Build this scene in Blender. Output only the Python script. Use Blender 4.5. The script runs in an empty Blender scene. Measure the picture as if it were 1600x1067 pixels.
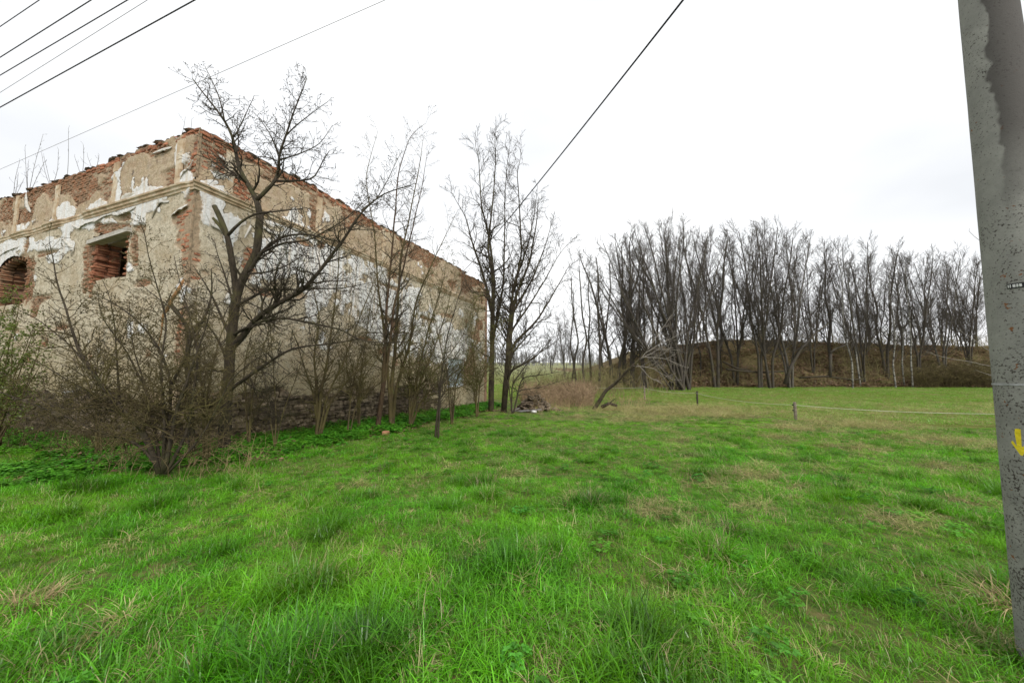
import bpy, math, random
import numpy as np
from mathutils import Vector, Matrix, Euler

S = bpy.context.scene
C = S.collection
R = math.radians
rnd = random.Random(11)

# ------------------------------------------------------------------ camera
F = 540.0                      # focal length in pixels of a 1600 px wide frame
PITCH = math.atan(49 / F)
CAM = Vector((0, 0, 1.6))
cam_d = bpy.data.cameras.new('camera')
cam = bpy.data.objects.new('camera', cam_d)
C.objects.link(cam)
cam.location = CAM
cam.rotation_euler = (math.pi / 2 + PITCH, 0, 0)
cam_d.sensor_width = 36
cam_d.lens = F / 1600 * 36
cam_d.clip_start = 0.05
cam_d.clip_end = 3000
S.camera = cam

# ------------------------------------------------------------------ sky, sun, exposure
SUN_EL, SUN_AZ = 40, 150       # hazy sun behind the cloud deck, over the photographer's right shoulder
world = bpy.data.worlds.new('World')
S.world = world
world.use_nodes = True
wn = world.node_tree
for n in list(wn.nodes):
    wn.nodes.remove(n)
wout = wn.nodes.new('ShaderNodeOutputWorld')
bgn = wn.nodes.new('ShaderNodeBackground')
bgn.inputs['Strength'].default_value = 0.10
sky = wn.nodes.new('ShaderNodeTexSky')
sky.sky_type = 'NISHITA'
sky.sun_disc = False
sky.sun_elevation = R(SUN_EL)
sky.sun_rotation = R(SUN_AZ)
sky.dust_density = 4.0
sky.air_density = 1.0
hs = wn.nodes.new('ShaderNodeHueSaturation')
hs.inputs['Saturation'].default_value = 0.12
wn.links.new(sky.outputs[0], hs.inputs['Color'])
tcw = wn.nodes.new('ShaderNodeTexCoord')
mpw = wn.nodes.new('ShaderNodeMapping')
mpw.inputs['Scale'].default_value = (1.0, 1.0, 2.2)
cl = wn.nodes.new('ShaderNodeTexNoise')
cl.inputs['Scale'].default_value = 1.3
cl.inputs['Detail'].default_value = 4
crw = wn.nodes.new('ShaderNodeValToRGB')
crw.color_ramp.elements[0].position = 0.32
crw.color_ramp.elements[0].color = (7.0, 7.2, 7.5, 1)
crw.color_ramp.elements[1].position = 0.62
crw.color_ramp.elements[1].color = (9.4, 9.5, 9.6, 1)
wn.links.new(tcw.outputs['Generated'], mpw.inputs[0])
wn.links.new(mpw.outputs[0], cl.inputs['Vector'])
wn.links.new(cl.outputs[0], crw.inputs[0])
mxw = wn.nodes.new('ShaderNodeMix')
mxw.data_type = 'RGBA'
mxw.inputs[0].default_value = 0.90          # a closed cloud deck over the clear-sky gradient
wn.links.new(hs.outputs[0], mxw.inputs[6])
wn.links.new(crw.outputs[0], mxw.inputs[7])
wn.links.new(mxw.outputs[2], bgn.inputs['Color'])
wn.links.new(bgn.outputs[0], wout.inputs[0])

sun_d = bpy.data.lights.new('sun', 'SUN')
sun_d.energy = 1.5
sun_d.angle = R(14)
sun_d.color = (1.0, 0.965, 0.91)
sun = bpy.data.objects.new('sun', sun_d)
C.objects.link(sun)
_az = R(SUN_AZ)
_sd = Vector((math.sin(_az) * math.cos(R(SUN_EL)), math.cos(_az) * math.cos(R(SUN_EL)), math.sin(R(SUN_EL))))
sun.rotation_euler = _sd.to_track_quat('Z', 'Y').to_euler()

S.view_settings.view_transform = 'Standard'
S.view_settings.look = 'None'
S.view_settings.exposure = 0.45
S.view_settings.gamma = 1
S.view_settings.use_curve_mapping = False
S.render.engine = 'CYCLES'
S.cycles.max_bounces = 5
S.cycles.diffuse_bounces = 3
S.cycles.transmission_bounces = 2
S.cycles.transparent_max_bounces = 8

# ------------------------------------------------------------------ projection helpers (used once, to place things)
FW = Vector((0, math.cos(PITCH), math.sin(PITCH)))
UP = Vector((0, -math.sin(PITCH), math.cos(PITCH)))


def ray(px, py):
    return Vector((1, 0, 0)) * ((px - 800) / F) + UP * ((533.5 - py) / F) + FW


def at(px, py, Y):
    r = ray(px, py)
    return CAM + r * (Y / r.y)


def proj(x, y, z):
    dx, dy, dz = x - CAM.x, y - CAM.y, z - CAM.z
    d = dy * FW.y + dz * FW.z
    return 800 + F * dx / d, 533.5 - F * (dy * UP.y + dz * UP.z) / d


# ------------------------------------------------------------------ numpy value noise
def _hash(ix, iy, seed):
    h = (ix.astype(np.int64) * 374761393 + iy.astype(np.int64) * 668265263 + seed * 1442695041) & 0xffffffff
    h = ((h ^ (h >> 13)) * 1274126177) & 0xffffffff
    h = h ^ (h >> 16)
    return (h & 0xffffff) / float(0xffffff)


def vn(x, y, s=1.0, seed=0):
    x = np.asarray(x, float) / s
    y = np.asarray(y, float) / s
    ix, iy = np.floor(x), np.floor(y)
    fx, fy = x - ix, y - iy
    fx = fx * fx * (3 - 2 * fx)
    fy = fy * fy * (3 - 2 * fy)
    a, b = _hash(ix, iy, seed), _hash(ix + 1, iy, seed)
    c, d = _hash(ix, iy + 1, seed), _hash(ix + 1, iy + 1, seed)
    return (a + (b - a) * fx) * (1 - fy) + (c + (d - c) * fx) * fy


def fbm(x, y, s=1.0, seed=0, o=4):
    t, a, n = 0, 1, 0
    for k in range(o):
        t = t + a * vn(x, y, s / (2 ** k), seed + 17 * k)
        n += a
        a *= .5
    return t / n


def sstep(a, b, x):
    t = np.clip((np.asarray(x, float) - a) / (b - a), 0, 1)
    return t * t * (3 - 2 * t)


# ------------------------------------------------------------------ terrain
def hgt(x, y):
    x = np.asarray(x, float)
    y = np.asarray(y, float)
    g = np.interp(y, [-20, 0, 4, 15, 24, 30, 38, 60, 100, 150, 250, 600], [0.1, 0, -.08, -.45, -.72, -.45, .05, .9, 2.4, 4.6, 9, 15])
    right = sstep(3, 14, x) * np.interp(y, [12, 20, 30, 38], [0, .22, .28, 0])
    g = g + right
    bh = np.interp(x, [9, 14, 20, 30, 45, 70, 120], [.0, 1.6, 4.4, 5.6, 4.9, 4.4, 4.2])
    wob = 1.8 * (vn(x, x * 0, 9, 5) - .5)
    bank = sstep(37.3, 46.5, y + wob) * bh * sstep(5, 15, x)
    bank = bank + sstep(38, 42, y) * sstep(5, 14, x) * .7 * (fbm(x, y, 3.5, 8) - .45)
    g = g + bank * (1 - sstep(54, 90, y))
    near = .10 * (fbm(x, y, 2.2, 3) - .5) + .05 * (vn(x, y, .7, 9) - .5)
    return g + near * np.interp(y, [0, 20, 60], [1, .8, 1.5])


def gz(x, y):
    return float(hgt(x, y))


def ongr(px, Y, dz=0):
    """ground point under the column px at distance Y"""
    x = (px - 800) / F * Y
    z = gz(x, Y)
    # small correction for the pitch
    for _ in range(3):
        p = proj(x, Y, z)
        x += (px - p[0]) / F * Y
        z = gz(x, Y)
    return Vector((x, Y, z + dz))


def gp(px, py):
    """where the ray of a pixel meets the ground"""
    r_ = ray(px, py)
    t = 1.0
    while t < 80:
        p = CAM + r_ * t
        if p.z < gz(p.x, p.y): return p
        t += .04
    return p


# ------------------------------------------------------------------ object helpers
def tag(o, label=None, cat=None, group=None, kind=None):
    if label: o['label'] = label
    if cat: o['category'] = cat
    if group: o['group'] = group
    if kind: o['kind'] = kind
    return o


def empty(name, loc, label=None, cat=None, group=None):
    o = bpy.data.objects.new(name, None)
    C.objects.link(o)
    o.location = loc
    o.empty_display_size = .2
    return tag(o, label, cat, group)


def link(name, me, mat=None, parent=None):
    o = bpy.data.objects.new(name, me)
    C.objects.link(o)
    if mat is not None and not me.materials:
        me.materials.append(mat)
    if parent is not None:
        o.parent = parent
    return o


def mesh(name, v, f, smooth=False):
    me = bpy.data.meshes.new(name)
    me.from_pydata([tuple(p) for p in v] if not isinstance(v, np.ndarray) else v.tolist(), [], f)
    if smooth:
        me.shade_smooth()
    me.update()
    return me


def copy_tree(o, parent=None):
    c = o.copy()
    C.objects.link(c)
    if parent is not None:
        c.parent = parent
    for ch in o.children:
        copy_tree(ch, c)
    return c


class MB:
    def __init__(s):
        s.v = []
        s.f = []

    def box(s, c, d, rot=None, jit=0):
        b = len(s.v)
        for sx in (-1, 1):
            for sy in (-1, 1):
                for sz in (-1, 1):
                    p = Vector((sx * d[0] / 2, sy * d[1] / 2, sz * d[2] / 2))
                    if jit:
                        p += Vector((rnd.uniform(-jit, jit), rnd.uniform(-jit, jit), rnd.uniform(-jit, jit)))
                    if rot is not None:
                        p = rot @ p
                    s.v.append((c[0] + p.x, c[1] + p.y, c[2] + p.z))
        for q in ((0, 1, 3, 2), (4, 6, 7, 5), (0, 4, 5, 1), (2, 3, 7, 6), (0, 2, 6, 4), (1, 5, 7, 3)):
            s.f.append(tuple(b + i for i in q))

    def tube(s, pts, rad, n=6, cap=True):
        b0 = len(s.v)
        m = len(pts)
        px = None
        for i in range(m):
            if i == 0: d = pts[1] - pts[0]
            elif i == m - 1: d = pts[-1] - pts[-2]
            else: d = pts[i + 1] - pts[i - 1]
            if d.length < 1e-9: d = Vector((0, 0, 1))
            d = d.normalized()
            if px is None:
                a = Vector((1, 0, 0)) if abs(d.x) < .7 else Vector((0, 1, 0))
                px = d.cross(a).normalized()
            else:
                px = (px - d * px.dot(d))
                px = px.normalized() if px.length > 1e-6 else d.orthogonal().normalized()
            py = d.cross(px)
            r = rad[i]
            p = pts[i]
            for k in range(n):
                ca, sa = _CS[n][k]
                s.v.append((p.x + (px.x * ca + py.x * sa) * r, p.y + (px.y * ca + py.y * sa) * r, p.z + (px.z * ca + py.z * sa) * r))
        for i in range(m - 1):
            for k in range(n):
                a = b0 + i * n + k
                b = b0 + i * n + (k + 1) % n
                s.f.append((a, b, b + n, a + n))
        if cap:
            s.f.append(tuple(range(b0 + (m - 1) * n, b0 + m * n)))
            s.f.append(tuple(range(b0 + n - 1, b0 - 1, -1)))

    def bud(s, p, d, l, w):
        b = len(s.v)
        a = d.orthogonal().normalized() * w
        c = d.cross(a).normalized() * w
        m = p + d * l * .45
        for q in (p, m + a, m + c, m - a, m - c, p + d * l):
            s.v.append((q.x, q.y, q.z))
        for i in range(4):
            j = (i + 1) % 4
            s.f.append((b, b + 1 + j, b + 1 + i))
            s.f.append((b + 5, b + 1 + i, b + 1 + j))

    def build(s, name, mat, parent=None, smooth=False):
        return link(name, mesh(name, s.v, s.f, smooth), mat, parent)


_CS = {n: [(math.cos(2 * math.pi * k / n), math.sin(2 * math.pi * k / n)) for k in range(n)] for n in (3, 4, 5, 6, 7, 8, 9, 10, 12)}

# ------------------------------------------------------------------ materials


def newmat(name, rough=.9, spec=.2):
    m = bpy.data.materials.new(name)
    m.use_nodes = True
    nt = m.node_tree
    b = nt.nodes['Principled BSDF']
    b.inputs['Roughness'].default_value = rough
    b.inputs['Specular IOR Level'].default_value = spec
    return m, nt, b


def N(nt, typ, **kw):
    n = nt.nodes.new(typ)
    for k, v in kw.items():
        setattr(n, k, v)
    return n


def noise(nt, scale, detail=4, rough=.6, vec=None, dist=0):
    n = N(nt, 'ShaderNodeTexNoise')
    n.inputs['Scale'].default_value = scale
    n.inputs['Detail'].default_value = detail
    n.inputs['Roughness'].default_value = rough
    n.inputs['Distortion'].default_value = dist
    if vec is not None:
        nt.links.new(vec, n.inputs['Vector'])
    return n.outputs[0]


def ramp(nt, fac, stops):
    r = N(nt, 'ShaderNodeValToRGB')
    e = r.color_ramp.elements
    while len(e) > 1:
        e.remove(e[0])
    e[0].position, e[0].color = stops[0][0], (*stops[0][1], 1) if len(stops[0][1]) == 3 else stops[0][1]
    for p, c in stops[1:]:
        q = e.new(p)
        q.color = (*c, 1) if len(c) == 3 else c
    nt.links.new(fac, r.inputs[0])
    return r.outputs[0]


def fr(nt, fac, a, b, lo=0., hi=1.):
    r = N(nt, 'ShaderNodeMapRange')
    r.inputs[1].default_value = a
    r.inputs[2].default_value = b
    r.inputs[3].default_value = lo
    r.inputs[4].default_value = hi
    nt.links.new(fac, r.inputs[0])
    return r.outputs[0]


def mix(nt, fac, a, b, mode='MIX'):
    m = N(nt, 'ShaderNodeMix', data_type='RGBA', blend_type=mode)
    for s, v in ((0, fac), (6, a), (7, b)):
        if isinstance(v, (int, float)): m.inputs[s].default_value = v
        elif isinstance(v, tuple): m.inputs[s].default_value = (*v, 1)
        else: nt.links.new(v, m.inputs[s])
    return m.outputs[2]


def math_(nt, op, a, b=0.0):
    m = N(nt, 'ShaderNodeMath', operation=op)
    for s, v in ((0, a), (1, b)):
        if isinstance(v, (int, float)): m.inputs[s].default_value = v
        else: nt.links.new(v, m.inputs[s])
    return m.outputs[0]


def bump(nt, b, h, strength=.5, dist=.02):
    n = N(nt, 'ShaderNodeBump')
    n.inputs['Strength'].default_value = strength
    n.inputs['Distance'].default_value = dist
    nt.links.new(h, n.inputs['Height'])
    nt.links.new(n.outputs[0], b.inputs['Normal'])


def attr(nt, name, typ='GEOMETRY', out='Fac'):
    a = N(nt, 'ShaderNodeAttribute', attribute_name=name, attribute_type=typ)
    return a.outputs[out]


def pos(nt):
    return N(nt, 'ShaderNodeNewGeometry').outputs['Position']


def objc(nt):
    return N(nt, 'ShaderNodeTexCoord').outputs['Object']


def orand(nt):
    return N(nt, 'ShaderNodeObjectInfo').outputs['Random']


def rmat(name, stops, scale=6, detail=5, rough=.9, spec=.15, bs=.5, bd=.02, bscale=None, space='obj', var=.25):
    """mottled material: noise through a colour ramp, brightness varied per object"""
    m, nt, b = newmat(name, rough, spec)
    v = pos(nt) if space == 'pos' else objc(nt)
    c = ramp(nt, noise(nt, scale, detail, .65, v), stops)
    if var:
        k = fr(nt, orand(nt), 0, 1, 1 - var, 1 + var)
        cb = N(nt, 'ShaderNodeCombineColor')
        for i in range(3): nt.links.new(k, cb.inputs[i])
        c = mix(nt, 1.0, c, cb.outputs[0], 'MULTIPLY')
    nt.links.new(c, b.inputs['Base Color'])
    bump(nt, b, noise(nt, bscale or scale * 4, 4, .6, v), bs, bd)
    return m


def bark(name, dark, light, moss, mossamt=.5, lich=.0):
    m, nt, b = newmat(name, .9, .15)
    p = pos(nt)
    mp = N(nt, 'ShaderNodeMapping')
    mp.inputs['Scale'].default_value = (14, 14, 3)
    nt.links.new(p, mp.inputs[0])
    c = ramp(nt, noise(nt, 1.6, 6, .7, mp.outputs[0]), [(.3, dark), (.62, light), (.85, tuple(x * 1.3 for x in light))])
    f = fr(nt, noise(nt, 2.3, 4, .6, p), .62 - .3 * mossamt, .75, 0, .9)
    c = mix(nt, f, c, moss)
    if lich:
        c = mix(nt, fr(nt, noise(nt, 9, 3, .6, p), .62, .68, 0, lich), c, (.32, .33, .28))
    nt.links.new(c, b.inputs['Base Color'])
    bump(nt, b, noise(nt, 3, 5, .7, mp.outputs[0]), .6, .02)
    return m


M = {}
M['bark_dark'] = bark('bark_dark', (.022, .018, .013), (.08, .064, .046), (.075, .075, .03), .35)
M['bark_moss'] = bark('bark_mossy', (.02, .016, .012), (.07, .055, .038), (.10, .095, .035), .5)
M['bark_olive'] = bark('bark_olive', (.035, .027, .015), (.125, .095, .052), (.15, .13, .045), .75)
M['bark_brown'] = bark('bark_brown', (.03, .02, .014), (.11, .07, .045), (.10, .075, .035), .4)
M['bark_grey'] = bark('bark_grey', (.05, .044, .038), (.16, .145, .125), (.11, .105, .06), .4)
M['bark_far'] = bark('bark_far', (.04, .034, .028), (.10, .086, .072), (.085, .08, .04), .45)
M['twig_far'] = bark('twig_far', (.055, .047, .04), (.11, .095, .08), (.07, .06, .045), .2)
M['bark_pale'] = bark('bark_pale_dead', (.14, .12, .10), (.32, .29, .25), (.3, .27, .2), .2)
M['straw_stalk'] = bark('straw_stalk', (.22, .15, .08), (.45, .33, .18), (.3, .22, .12), .2)
M['brush'] = bark('brush_stems', (.08, .06, .035), (.26, .20, .12), (.20, .21, .06), .8)
M['wood_torn'] = rmat('torn_wood', [(.3, (.22, .10, .04)), (.55, (.48, .27, .12)), (.8, (.62, .42, .22))], 9, bs=.5)
M['reddish_twig'] = bark('reddish_twig', (.12, .08, .05), (.34, .235, .15), (.42, .32, .19), .7)


def birch():
    m, nt, b = newmat('bark_birch', .8, .2)
    mp = N(nt, 'ShaderNodeMapping')
    mp.inputs['Scale'].default_value = (2, 2, 9)
    nt.links.new(pos(nt), mp.inputs[0])
    c = ramp(nt, noise(nt, 1.2, 5, .7, mp.outputs[0]), [(.42, (.04, .035, .03)), (.5, (.26, .25, .22)), (.8, (.42, .40, .36))])
    nt.links.new(c, b.inputs['Base Color'])
    return m


M['birch'] = birch()


def leafmat(name, c0, c1, transl=.35, tintable=True, dry=(.62, .49, .27)):
    m = bpy.data.materials.new(name)
    m.use_nodes = True
    nt = m.node_tree
    for n in list(nt.nodes): nt.nodes.remove(n)
    out = N(nt, 'ShaderNodeOutputMaterial')
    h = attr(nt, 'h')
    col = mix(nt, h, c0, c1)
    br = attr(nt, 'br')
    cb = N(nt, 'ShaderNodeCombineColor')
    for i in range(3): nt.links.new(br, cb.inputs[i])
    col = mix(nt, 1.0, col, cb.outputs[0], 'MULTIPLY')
    if tintable:
        t = attr(nt, 'tint', 'INSTANCER')
        col = mix(nt, fr(nt, t, 0, 1, 0, .55), col, (.25, .50, .018))      # yellower green patches
        d = attr(nt, 'dry', 'INSTANCER')
        col = mix(nt, d, col, dry)
        v = attr(nt, 'val', 'INSTANCER')
        cv = N(nt, 'ShaderNodeCombineColor')
        for i in range(3): nt.links.new(v, cv.inputs[i])
        col = mix(nt, 1.0, col, cv.outputs[0], 'MULTIPLY')
    di = N(nt, 'ShaderNodeBsdfDiffuse')
    tr = N(nt, 'ShaderNodeBsdfTranslucent')
    gl = N(nt, 'ShaderNodeBsdfGlossy')
    gl.inputs['Roughness'].default_value = .33
    gl.inputs['Color'].default_value = (.8, .85, .8, 1)
    nt.links.new(col, di.inputs[0])
    nt.links.new(col, tr.inputs[0])
    m1 = N(nt, 'ShaderNodeMixShader')
    m1.inputs[0].default_value = transl
    nt.links.new(di.outputs[0], m1.inputs[1])
    nt.links.new(tr.outputs[0], m1.inputs[2])
    m2 = N(nt, 'ShaderNodeMixShader')
    m2.inputs[0].default_value = .035
    nt.links.new(m1.outputs[0], m2.inputs[1])
    nt.links.new(gl.outputs[0], m2.inputs[2])
    nt.links.new(m2.outputs[0], out.inputs[0])
    return m


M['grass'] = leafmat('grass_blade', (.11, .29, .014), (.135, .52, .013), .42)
M['straw'] = leafmat('straw', (.42, .30, .15), (.72, .56, .31), .25)
M['tussock'] = leafmat('tussock_straw', (.35, .25, .12), (.60, .46, .25), .25, False)
M['leafy'] = leafmat('ground_leaf', (.06, .20, .02), (.09, .36, .03), .35)
M['bushleaf'] = leafmat('young_leaf', (.10, .13, .02), (.17, .23, .04), .4, False)
M['litter'] = leafmat('dead_leaf', (.15, .095, .055), (.27, .175, .10), .2)


def soil(name, stops, s=3):
    m, nt, b = newmat(name, .95, .1)
    p = pos(nt)
    a = noise(nt, s, 8, .7, p)
    c = ramp(nt, a, stops)
    c2 = mix(nt, fr(nt, noise(nt, .35, 4, .6, p), .4, .65), c, mix(nt, .5, c, (.18, .17, .06)))
    nt.links.new(c2, b.inputs['Base Color'])
    bump(nt, b, noise(nt, 25, 5, .7, p), .8, .03)
    return m


M['lawn'] = soil('lawn_soil', s=9, stops=[(.3, (.03, .045, .012)), (.46, (.06, .13, .02)), (.56, (.13, .13, .04)), (.66, (.20, .15, .08)), (.8, (.09, .06, .035))])


def meadow_mat():
    m, nt, b = newmat('meadow_turf', .95, .1)
    p = pos(nt)
    c = ramp(nt, noise(nt, 1.4, 8, .75, p), [(.3, (.09, .12, .02)), (.5, (.15, .18, .035)), (.64, (.21, .20, .06)), (.78, (.28, .22, .11))])
    big = noise(nt, .16, 4, .6, p)
    c = mix(nt, fr(nt, big, .52, .68, 0, .55), c, (.22, .20, .08))
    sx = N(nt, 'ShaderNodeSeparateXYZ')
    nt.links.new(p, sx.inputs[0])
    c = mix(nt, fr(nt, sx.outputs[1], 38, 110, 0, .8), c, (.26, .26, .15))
    nt.links.new(c, b.inputs['Base Color'])
    bump(nt, b, noise(nt, 14, 6, .8, p), 1.0, .08)
    return m


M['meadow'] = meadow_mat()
M['bank'] = soil('leaf_litter', [(.3, (.04, .03, .02)), (.45, (.12, .085, .05)), (.54, (.21, .135, .085)), (.6, (.12, .12, .04)), (.75, (.10, .17, .035))], 1.6)

# ------------------------------------------------------------------ ground sheets
xs = np.unique(np.concatenate([np.arange(-14, 16, .3), np.arange(-60, 75, 1.2), np.linspace(-600, 600, 61)]))
ys = np.unique(np.concatenate([np.arange(-12, 16, .3), np.arange(16, 62, .7), np.linspace(62, 160, 30), np.linspace(180, 900, 20)]))
GX, GY = np.meshgrid(xs, ys)
GZ = hgt(GX, GY)
W = len(xs)


def region(x, y):
    """0 lawn, 1 meadow, 2 wooded bank"""
    fx = np.interp(y, [10, 12.2, 14.56, 21.7, 26.7, 32], [22, 16.7, 11.75, 11.5, 10.1, -30])
    r = np.where(((y > 10) & (x > fx)) | (y > 31), 1, 0)
    edge = 37.6 - 1.8 * (vn(x, x * 0, 9, 5) - .5)
    r = np.where((y > edge) & (x > 13 + 1.5 * (vn(y, y * 0, 3, 6) - .5)) & (x < 300) & (y < 120), 2, r)
    return r


def fence_y(x):
    return np.interp(x, [-40, -3, 8, 12.5, 30, 60], [30, 30, 20.5, 15.3, 13.5, 13])


cx = (GX[:-1, :-1] + GX[1:, 1:]) / 2
cy = (GY[:-1, :-1] + GY[1:, 1:]) / 2
reg = region(cx, cy)
V = np.stack([GX, GY, GZ], -1).reshape(-1, 3)
idx = np.arange(V.shape[0]).reshape(len(ys), W)
quads = np.stack([idx[:-1, :-1], idx[:-1, 1:], idx[1:, 1:], idx[1:, :-1]], -1)
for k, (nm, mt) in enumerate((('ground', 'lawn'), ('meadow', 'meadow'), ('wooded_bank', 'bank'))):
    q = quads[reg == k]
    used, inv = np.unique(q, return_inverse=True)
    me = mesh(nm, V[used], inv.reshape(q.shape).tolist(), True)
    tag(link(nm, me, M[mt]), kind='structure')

# ------------------------------------------------------------------ ruined house
KX, KY = -8.13, 8.5                         # the corner that faces the camera
DR = Vector((.36, 1.0, 0)).normalized()     # along the long side wall
DL = Vector((-DR.y, DR.x, 0))               # along the front wall
NR = Vector((DR.y, -DR.x, 0))               # outward normal of the side wall
NL = Vector((-DR.x, -DR.y, 0))              # outward normal of the front wall
K = Vector((KX, KY, 0))
LR, LL = 17.95, 17.5
ZC, ZT = 6.43, 8.02


def wall_hit(px, py, side):
    """(u, z) where the pixel's ray meets a facade"""
    n = NR if side == 'R' else NL
    d = DR if side == 'R' else DL
    r = ray(px, py)
    t = (K - CAM).to_2d().dot(n.to_2d()) / r.to_2d().dot(n.to_2d())
    p = CAM + r * t
    return (p - K).dot(d), p.z


def keep_out(p, m=.12):
    """push a branch point out of the house"""
    if p.z > ZT + .1: return p
    q = p - K
    a, b = q.dot(NR), q.dot(NL)
    if a < m and b < m and q.dot(DR) < LR and q.dot(DL) < LL:
        if a > b: p = p + NR * (m - a)
        else: p = p + NL * (m - b)
    return p


house = empty('ruined_house', (KX, KY, gz(KX, KY)), 'roofless ruined house with peeling plaster, bare brick patches and hollow windows', 'house')
HM = house.matrix_basis.copy()
HL = Vector(house.location)


def hpart(name, me, mat):
    o = link(name, me, mat, house)
    o.location = -HL
    return o


# hand placed blobs in the photograph's plane, evaluated once on the wall surface: (x, y, rx, ry, weight)
WHITE = [(60, 385, 70, 13, 1.1), (10, 400, 40, 12, 1), (130, 350, 60, 9, 1.1), (190, 328, 60, 8, 1.1), (250, 312, 40, 7, 1), (186, 285, 8, 36, 1.3), (283, 255, 9, 34, 1.1),
         (262, 300, 45, 7, .8), (105, 335, 14, 16, 1.2), (36, 350, 10, 18, 1.1), (90, 400, 14, 16, .9), (30, 415, 30, 10, .7), (225, 345, 14, 14, .8), (296, 265, 8, 30, .9),
         (322, 325, 20, 34, 1.6), (345, 300, 30, 12, 1), (360, 370, 26, 34, .9), (338, 270, 12, 18, 1), (420, 400, 60, 60, 1.05), (500, 430, 70, 50, 1.05), (560, 450, 50, 60, 1.05),
         (620, 490, 60, 50, 1.1), (700, 540, 60, 40, 1.05), (430, 350, 40, 16, .9), (480, 380, 30, 14, .9), (560, 410, 40, 14, .9), (440, 470, 70, 36, .6), (330, 285, 20, 6, .9), (520, 390, 26, 14, 1)]
BRICK = [(125, 285, 45, 22, 1.1), (70, 300, 40, 16, .8), (15, 335, 30, 16, .8), (160, 262, 30, 18, .9), (318, 235, 9, 28, 1.7), (345, 240, 22, 24, .8), (290, 345, 12, 12, 1.4),
         (295, 375, 12, 40, 1.3), (335, 350, 8, 12, .5), (495, 335, 14, 36, 1.3), (380, 240, 30, 12, .7), (450, 280, 40, 12, .8), (560, 340, 50, 14, .8), (660, 400, 50, 16, .7), (740, 440, 30, 16, 1),
         (500, 372, 12, 30, .9), (182, 358, 40, 13, 1.5), (140, 400, 14, 40, 1.0), (212, 385, 9, 34, 1.2), (40, 430, 16, 40, 1.2), (745, 520, 12, 60, .6), (225, 235, 60, 8, .5), (300, 205, 50, 7, .7),
         (160, 240, 50, 7, .5), (60, 280, 60, 6, .5), (390, 395, 10, 14, .8), (465, 460, 10, 16, .6), (615, 430, 16, 14, .7), (735, 570, 8, 26, 1.1)]


def blobs(L, px, py):
    t = np.zeros_like(px)
    for x, y, rx, ry, w in L:
        t = np.maximum(t, w * np.exp(-((px - x) / rx) ** 2 - ((py - y) / ry) ** 2))
    return t


# openings in each wall: (u0, u1, z0, z1)
def rect(side, x0, y0, x1, y1):
    a = wall_hit(x0, y1, side)
    b = wall_hit(x1, y0, side)
    return (min(a[0], b[0]), max(a[0], b[0]), min(a[1], b[1]), max(a[1], b[1]))


u0, zb = wall_hit(197, 432, 'L')
u1, _ = wall_hit(144, 437, 'L')
_, zl = wall_hit(180, 373, 'L')
WL1 = (u0, u1, zb, zl)
wwid = u1 - u0
u2, _ = wall_hit(42, 440, 'L')
WL2 = (u2, u2 + wwid * 1.15, zb - .35, zl + .12)
WL3 = (u2 + 3.7, u2 + 4.8, zb - .1, zl)
ur0, zr0 = wall_hit(698, 606, 'R')
ur1, zr1 = wall_hit(724, 560, 'R')
WR1 = (ur0, ur1, zr0, zr1)


def wall_fields(P, px, py, u, z, side):
    s = 0 if side == 'L' else 40
    up = sstep(ZC - .02, ZC + .05, z)
    nz = fbm(u, z, .9, 3 + s, 5) - .5
    nf = fbm(u, z, .28, 23 + s, 3) - .5
    fin = blobs(WHITE, px, py) - .50 + nz * 1.7 + nf * .9
    brk = blobs(BRICK, px, py) - .55 + (fbm(u, z, .7, 51 + s, 5) - .5) * 1.9
    low = z < 1.1 if side == 'R' else z < 1.0
    base = np.interp(z, [-.6, .2, .9, 1.3], [1.0, .9, .1, -.6]) + (fbm(u, z, .8, 77 + s, 3) - .5) * 1.2
    if side == 'R':
        base = base * np.interp(u, [9, 12.5], [1, 0]) - np.interp(u, [9, 12.5], [0, .6])
    brk = np.maximum(brk, base)
    brk = brk + .38 * sstep(ZT - .55, ZT - .1, z) + .10 * sstep(ZC, ZC + .3, z)
    # the corner arris has crumbled
    brk = np.maximum(brk, .7 * np.exp(-(u / (.20 if side == 'L' else .07)) ** 2) + (vn(u * .5, z, .5, 71) - .62) * 1.3 - .30)
    fin = np.where(z < 2.0, fin - .5, fin)
    return fin, brk, base


def ztop(u, side):
    s = 0 if side == 'L' else 300
    st = np.floor(u / .27)
    return ZT + .16 * (vn(u, u * 0, 1.7, 5 + s) - .5) + .045 * np.round(2.2 * (_hash(st, st * 0, 8 + s) - .5)) * (vn(u, u * 0, .9, 2 + s) > .45) + (.0 if side == 'L' else .012) * u


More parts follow.
